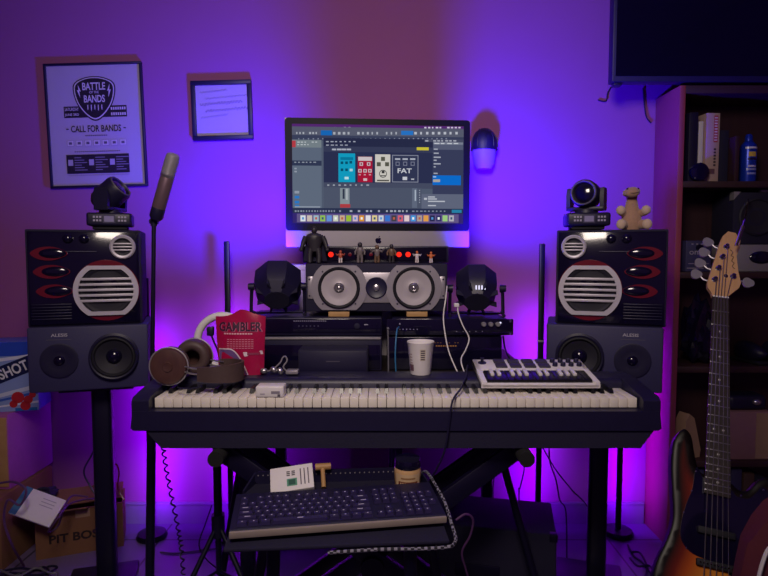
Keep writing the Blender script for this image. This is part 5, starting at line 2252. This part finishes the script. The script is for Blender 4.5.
# chrome rod that lies over the headstock tip
A_, B_ = P(736, 246, 1.775), P(743, 226, 1.785)
m = MB().cyl(A_, B_, .0045, .0052, 10)
m.tube([B_, P(745, 218, 1.81), P(747, 207, 1.93), P(748, 200, 2.08), P(749, 199, 2.2)], .0028, 6, 5)
solo('hanging_hook', m, CHROME, 'chrome hook reaching from the bookshelf over the headstock tip', 'hook')

# dark red bag in the lower right corner, before the bass
o = thing('gig_bag', 'dark red bag with a pale outlined emblem in the lower right corner', 'bag', (.868, 1.195, 0), R(-14))
b_ = bmesh.new()
bmesh.ops.create_cube(b_, size=1)
bmesh.ops.subdivide_edges(b_, edges=list(b_.edges), cuts=7, use_grid_fill=True)
for v in b_.verts:
    x, y, z = v.co
    h = .63
    w = .27 * (1 - .34 * max(0, z + .5) ** 1.6)
    bul = (1 - (2 * x) ** 2) * (1 - (2 * z) ** 2 * .6)
    r_ = 1 - .12 * (abs(2 * x) ** 6)
    v.co = Vector((x * w, (y * (.05 + .06 * max(0, bul))) * r_, (z + .5) * h * (1 - .16 * (2 * x) ** 2 * max(0, z + .5))))
MB().bm(b_).build('body', DARKRED, o, smooth=60)
m = MB()
m.tube([(-.070, -.056, .42), (-.078, -.054, .47), (-.060, -.052, .54), (-.046, -.053, .50), (-.03, -.056, .46), (-.012, -.058, .41), (-.04, -.06, .39)], .004, 6, 5, True)
m.build('emblem', WHT, o)
m = MB().tube([(.0, -.044, .58), (.03, -.05, .54), (.06, -.054, .46), (.085, -.05, .36)], .010, 8, 5)
m.build('strap', mat('olive_strap', '6a6a4a', .8), o)

# ------------------------------------------------------------------ light
BEAM, POLE, ROOM = 122, 3.0, 11


def area(name, loc, target, size, power, col, size_y=None, spread=None):
    l = bpy.data.lights.new(name, 'AREA')
    l.energy = power
    l.color = col
    l.size = size
    if size_y:
        l.shape = 'RECTANGLE'
        l.size_y = size_y
    if spread:
        l.spread = spread
    ob = bpy.data.objects.new(name, l)
    COL.objects.link(ob)
    ob.location = loc
    ob.rotation_euler = (Vector(target) - Vector(loc)).to_track_quat('-Z', 'Y').to_euler()
    return ob


def spot(name, loc, target, power, col, ang, blend, rad):
    l = bpy.data.lights.new(name, 'SPOT')
    l.energy = power
    l.color = col
    l.spot_size = ang
    l.spot_blend = blend
    l.shadow_soft_size = rad
    ob = bpy.data.objects.new(name, l)
    COL.objects.link(ob)
    ob.location = loc
    ob.rotation_euler = (Vector(target) - Vector(loc)).to_track_quat('-Z', 'Y').to_euler()
    return ob


VIO = (.045, .0, 1.0)
PUR = (.27, .0, 1.0)
for h, k, tx in ((bpy.data.objects['stage_light'], R(104), Vector((-.40, .55, .62))), (bpy.data.objects['stage_light.001'], R(118), Vector((.55, .46, .95)))):
    bpy.context.view_layer.update()
    c = h.matrix_world @ Vector((0, .0465 * math.cos(R(42)) + .012, (.092 if h.location.x < 0 else .088) + .0465 * math.sin(R(42)) + .010))
    spot('stage_beam', c, c + tx, BEAM * (1.15 if tx.x > 0 else 1), VIO, k, 1.0, .055)
for x, y, z, L, a_ in LAMPS:
    area('pole_glow', (x, y, z), (x - math.sin(a_), y + math.cos(a_), z), .012, POLE, PUR, L)
# dim warm room lamp above the player's seat
area('room_lamp', (-.15, .15, 2.1), (.0, 2.0, 1.0), .5, ROOM, (1, .84, .74), spread=R(125))

w = bpy.data.worlds.new('world')
SC.world = w
w.use_nodes = True
w.node_tree.nodes['Background'].inputs[0].default_value = (.42, .20, .75, 1)
w.node_tree.nodes['Background'].inputs[1].default_value = .11

vs = SC.view_settings
vs.view_transform = 'Standard'
vs.look = 'None'
vs.exposure = 0
vs.gamma = 1
vs.use_curve_mapping = False
SC.cycles.use_denoising = True
SC.cycles.max_bounces = 8
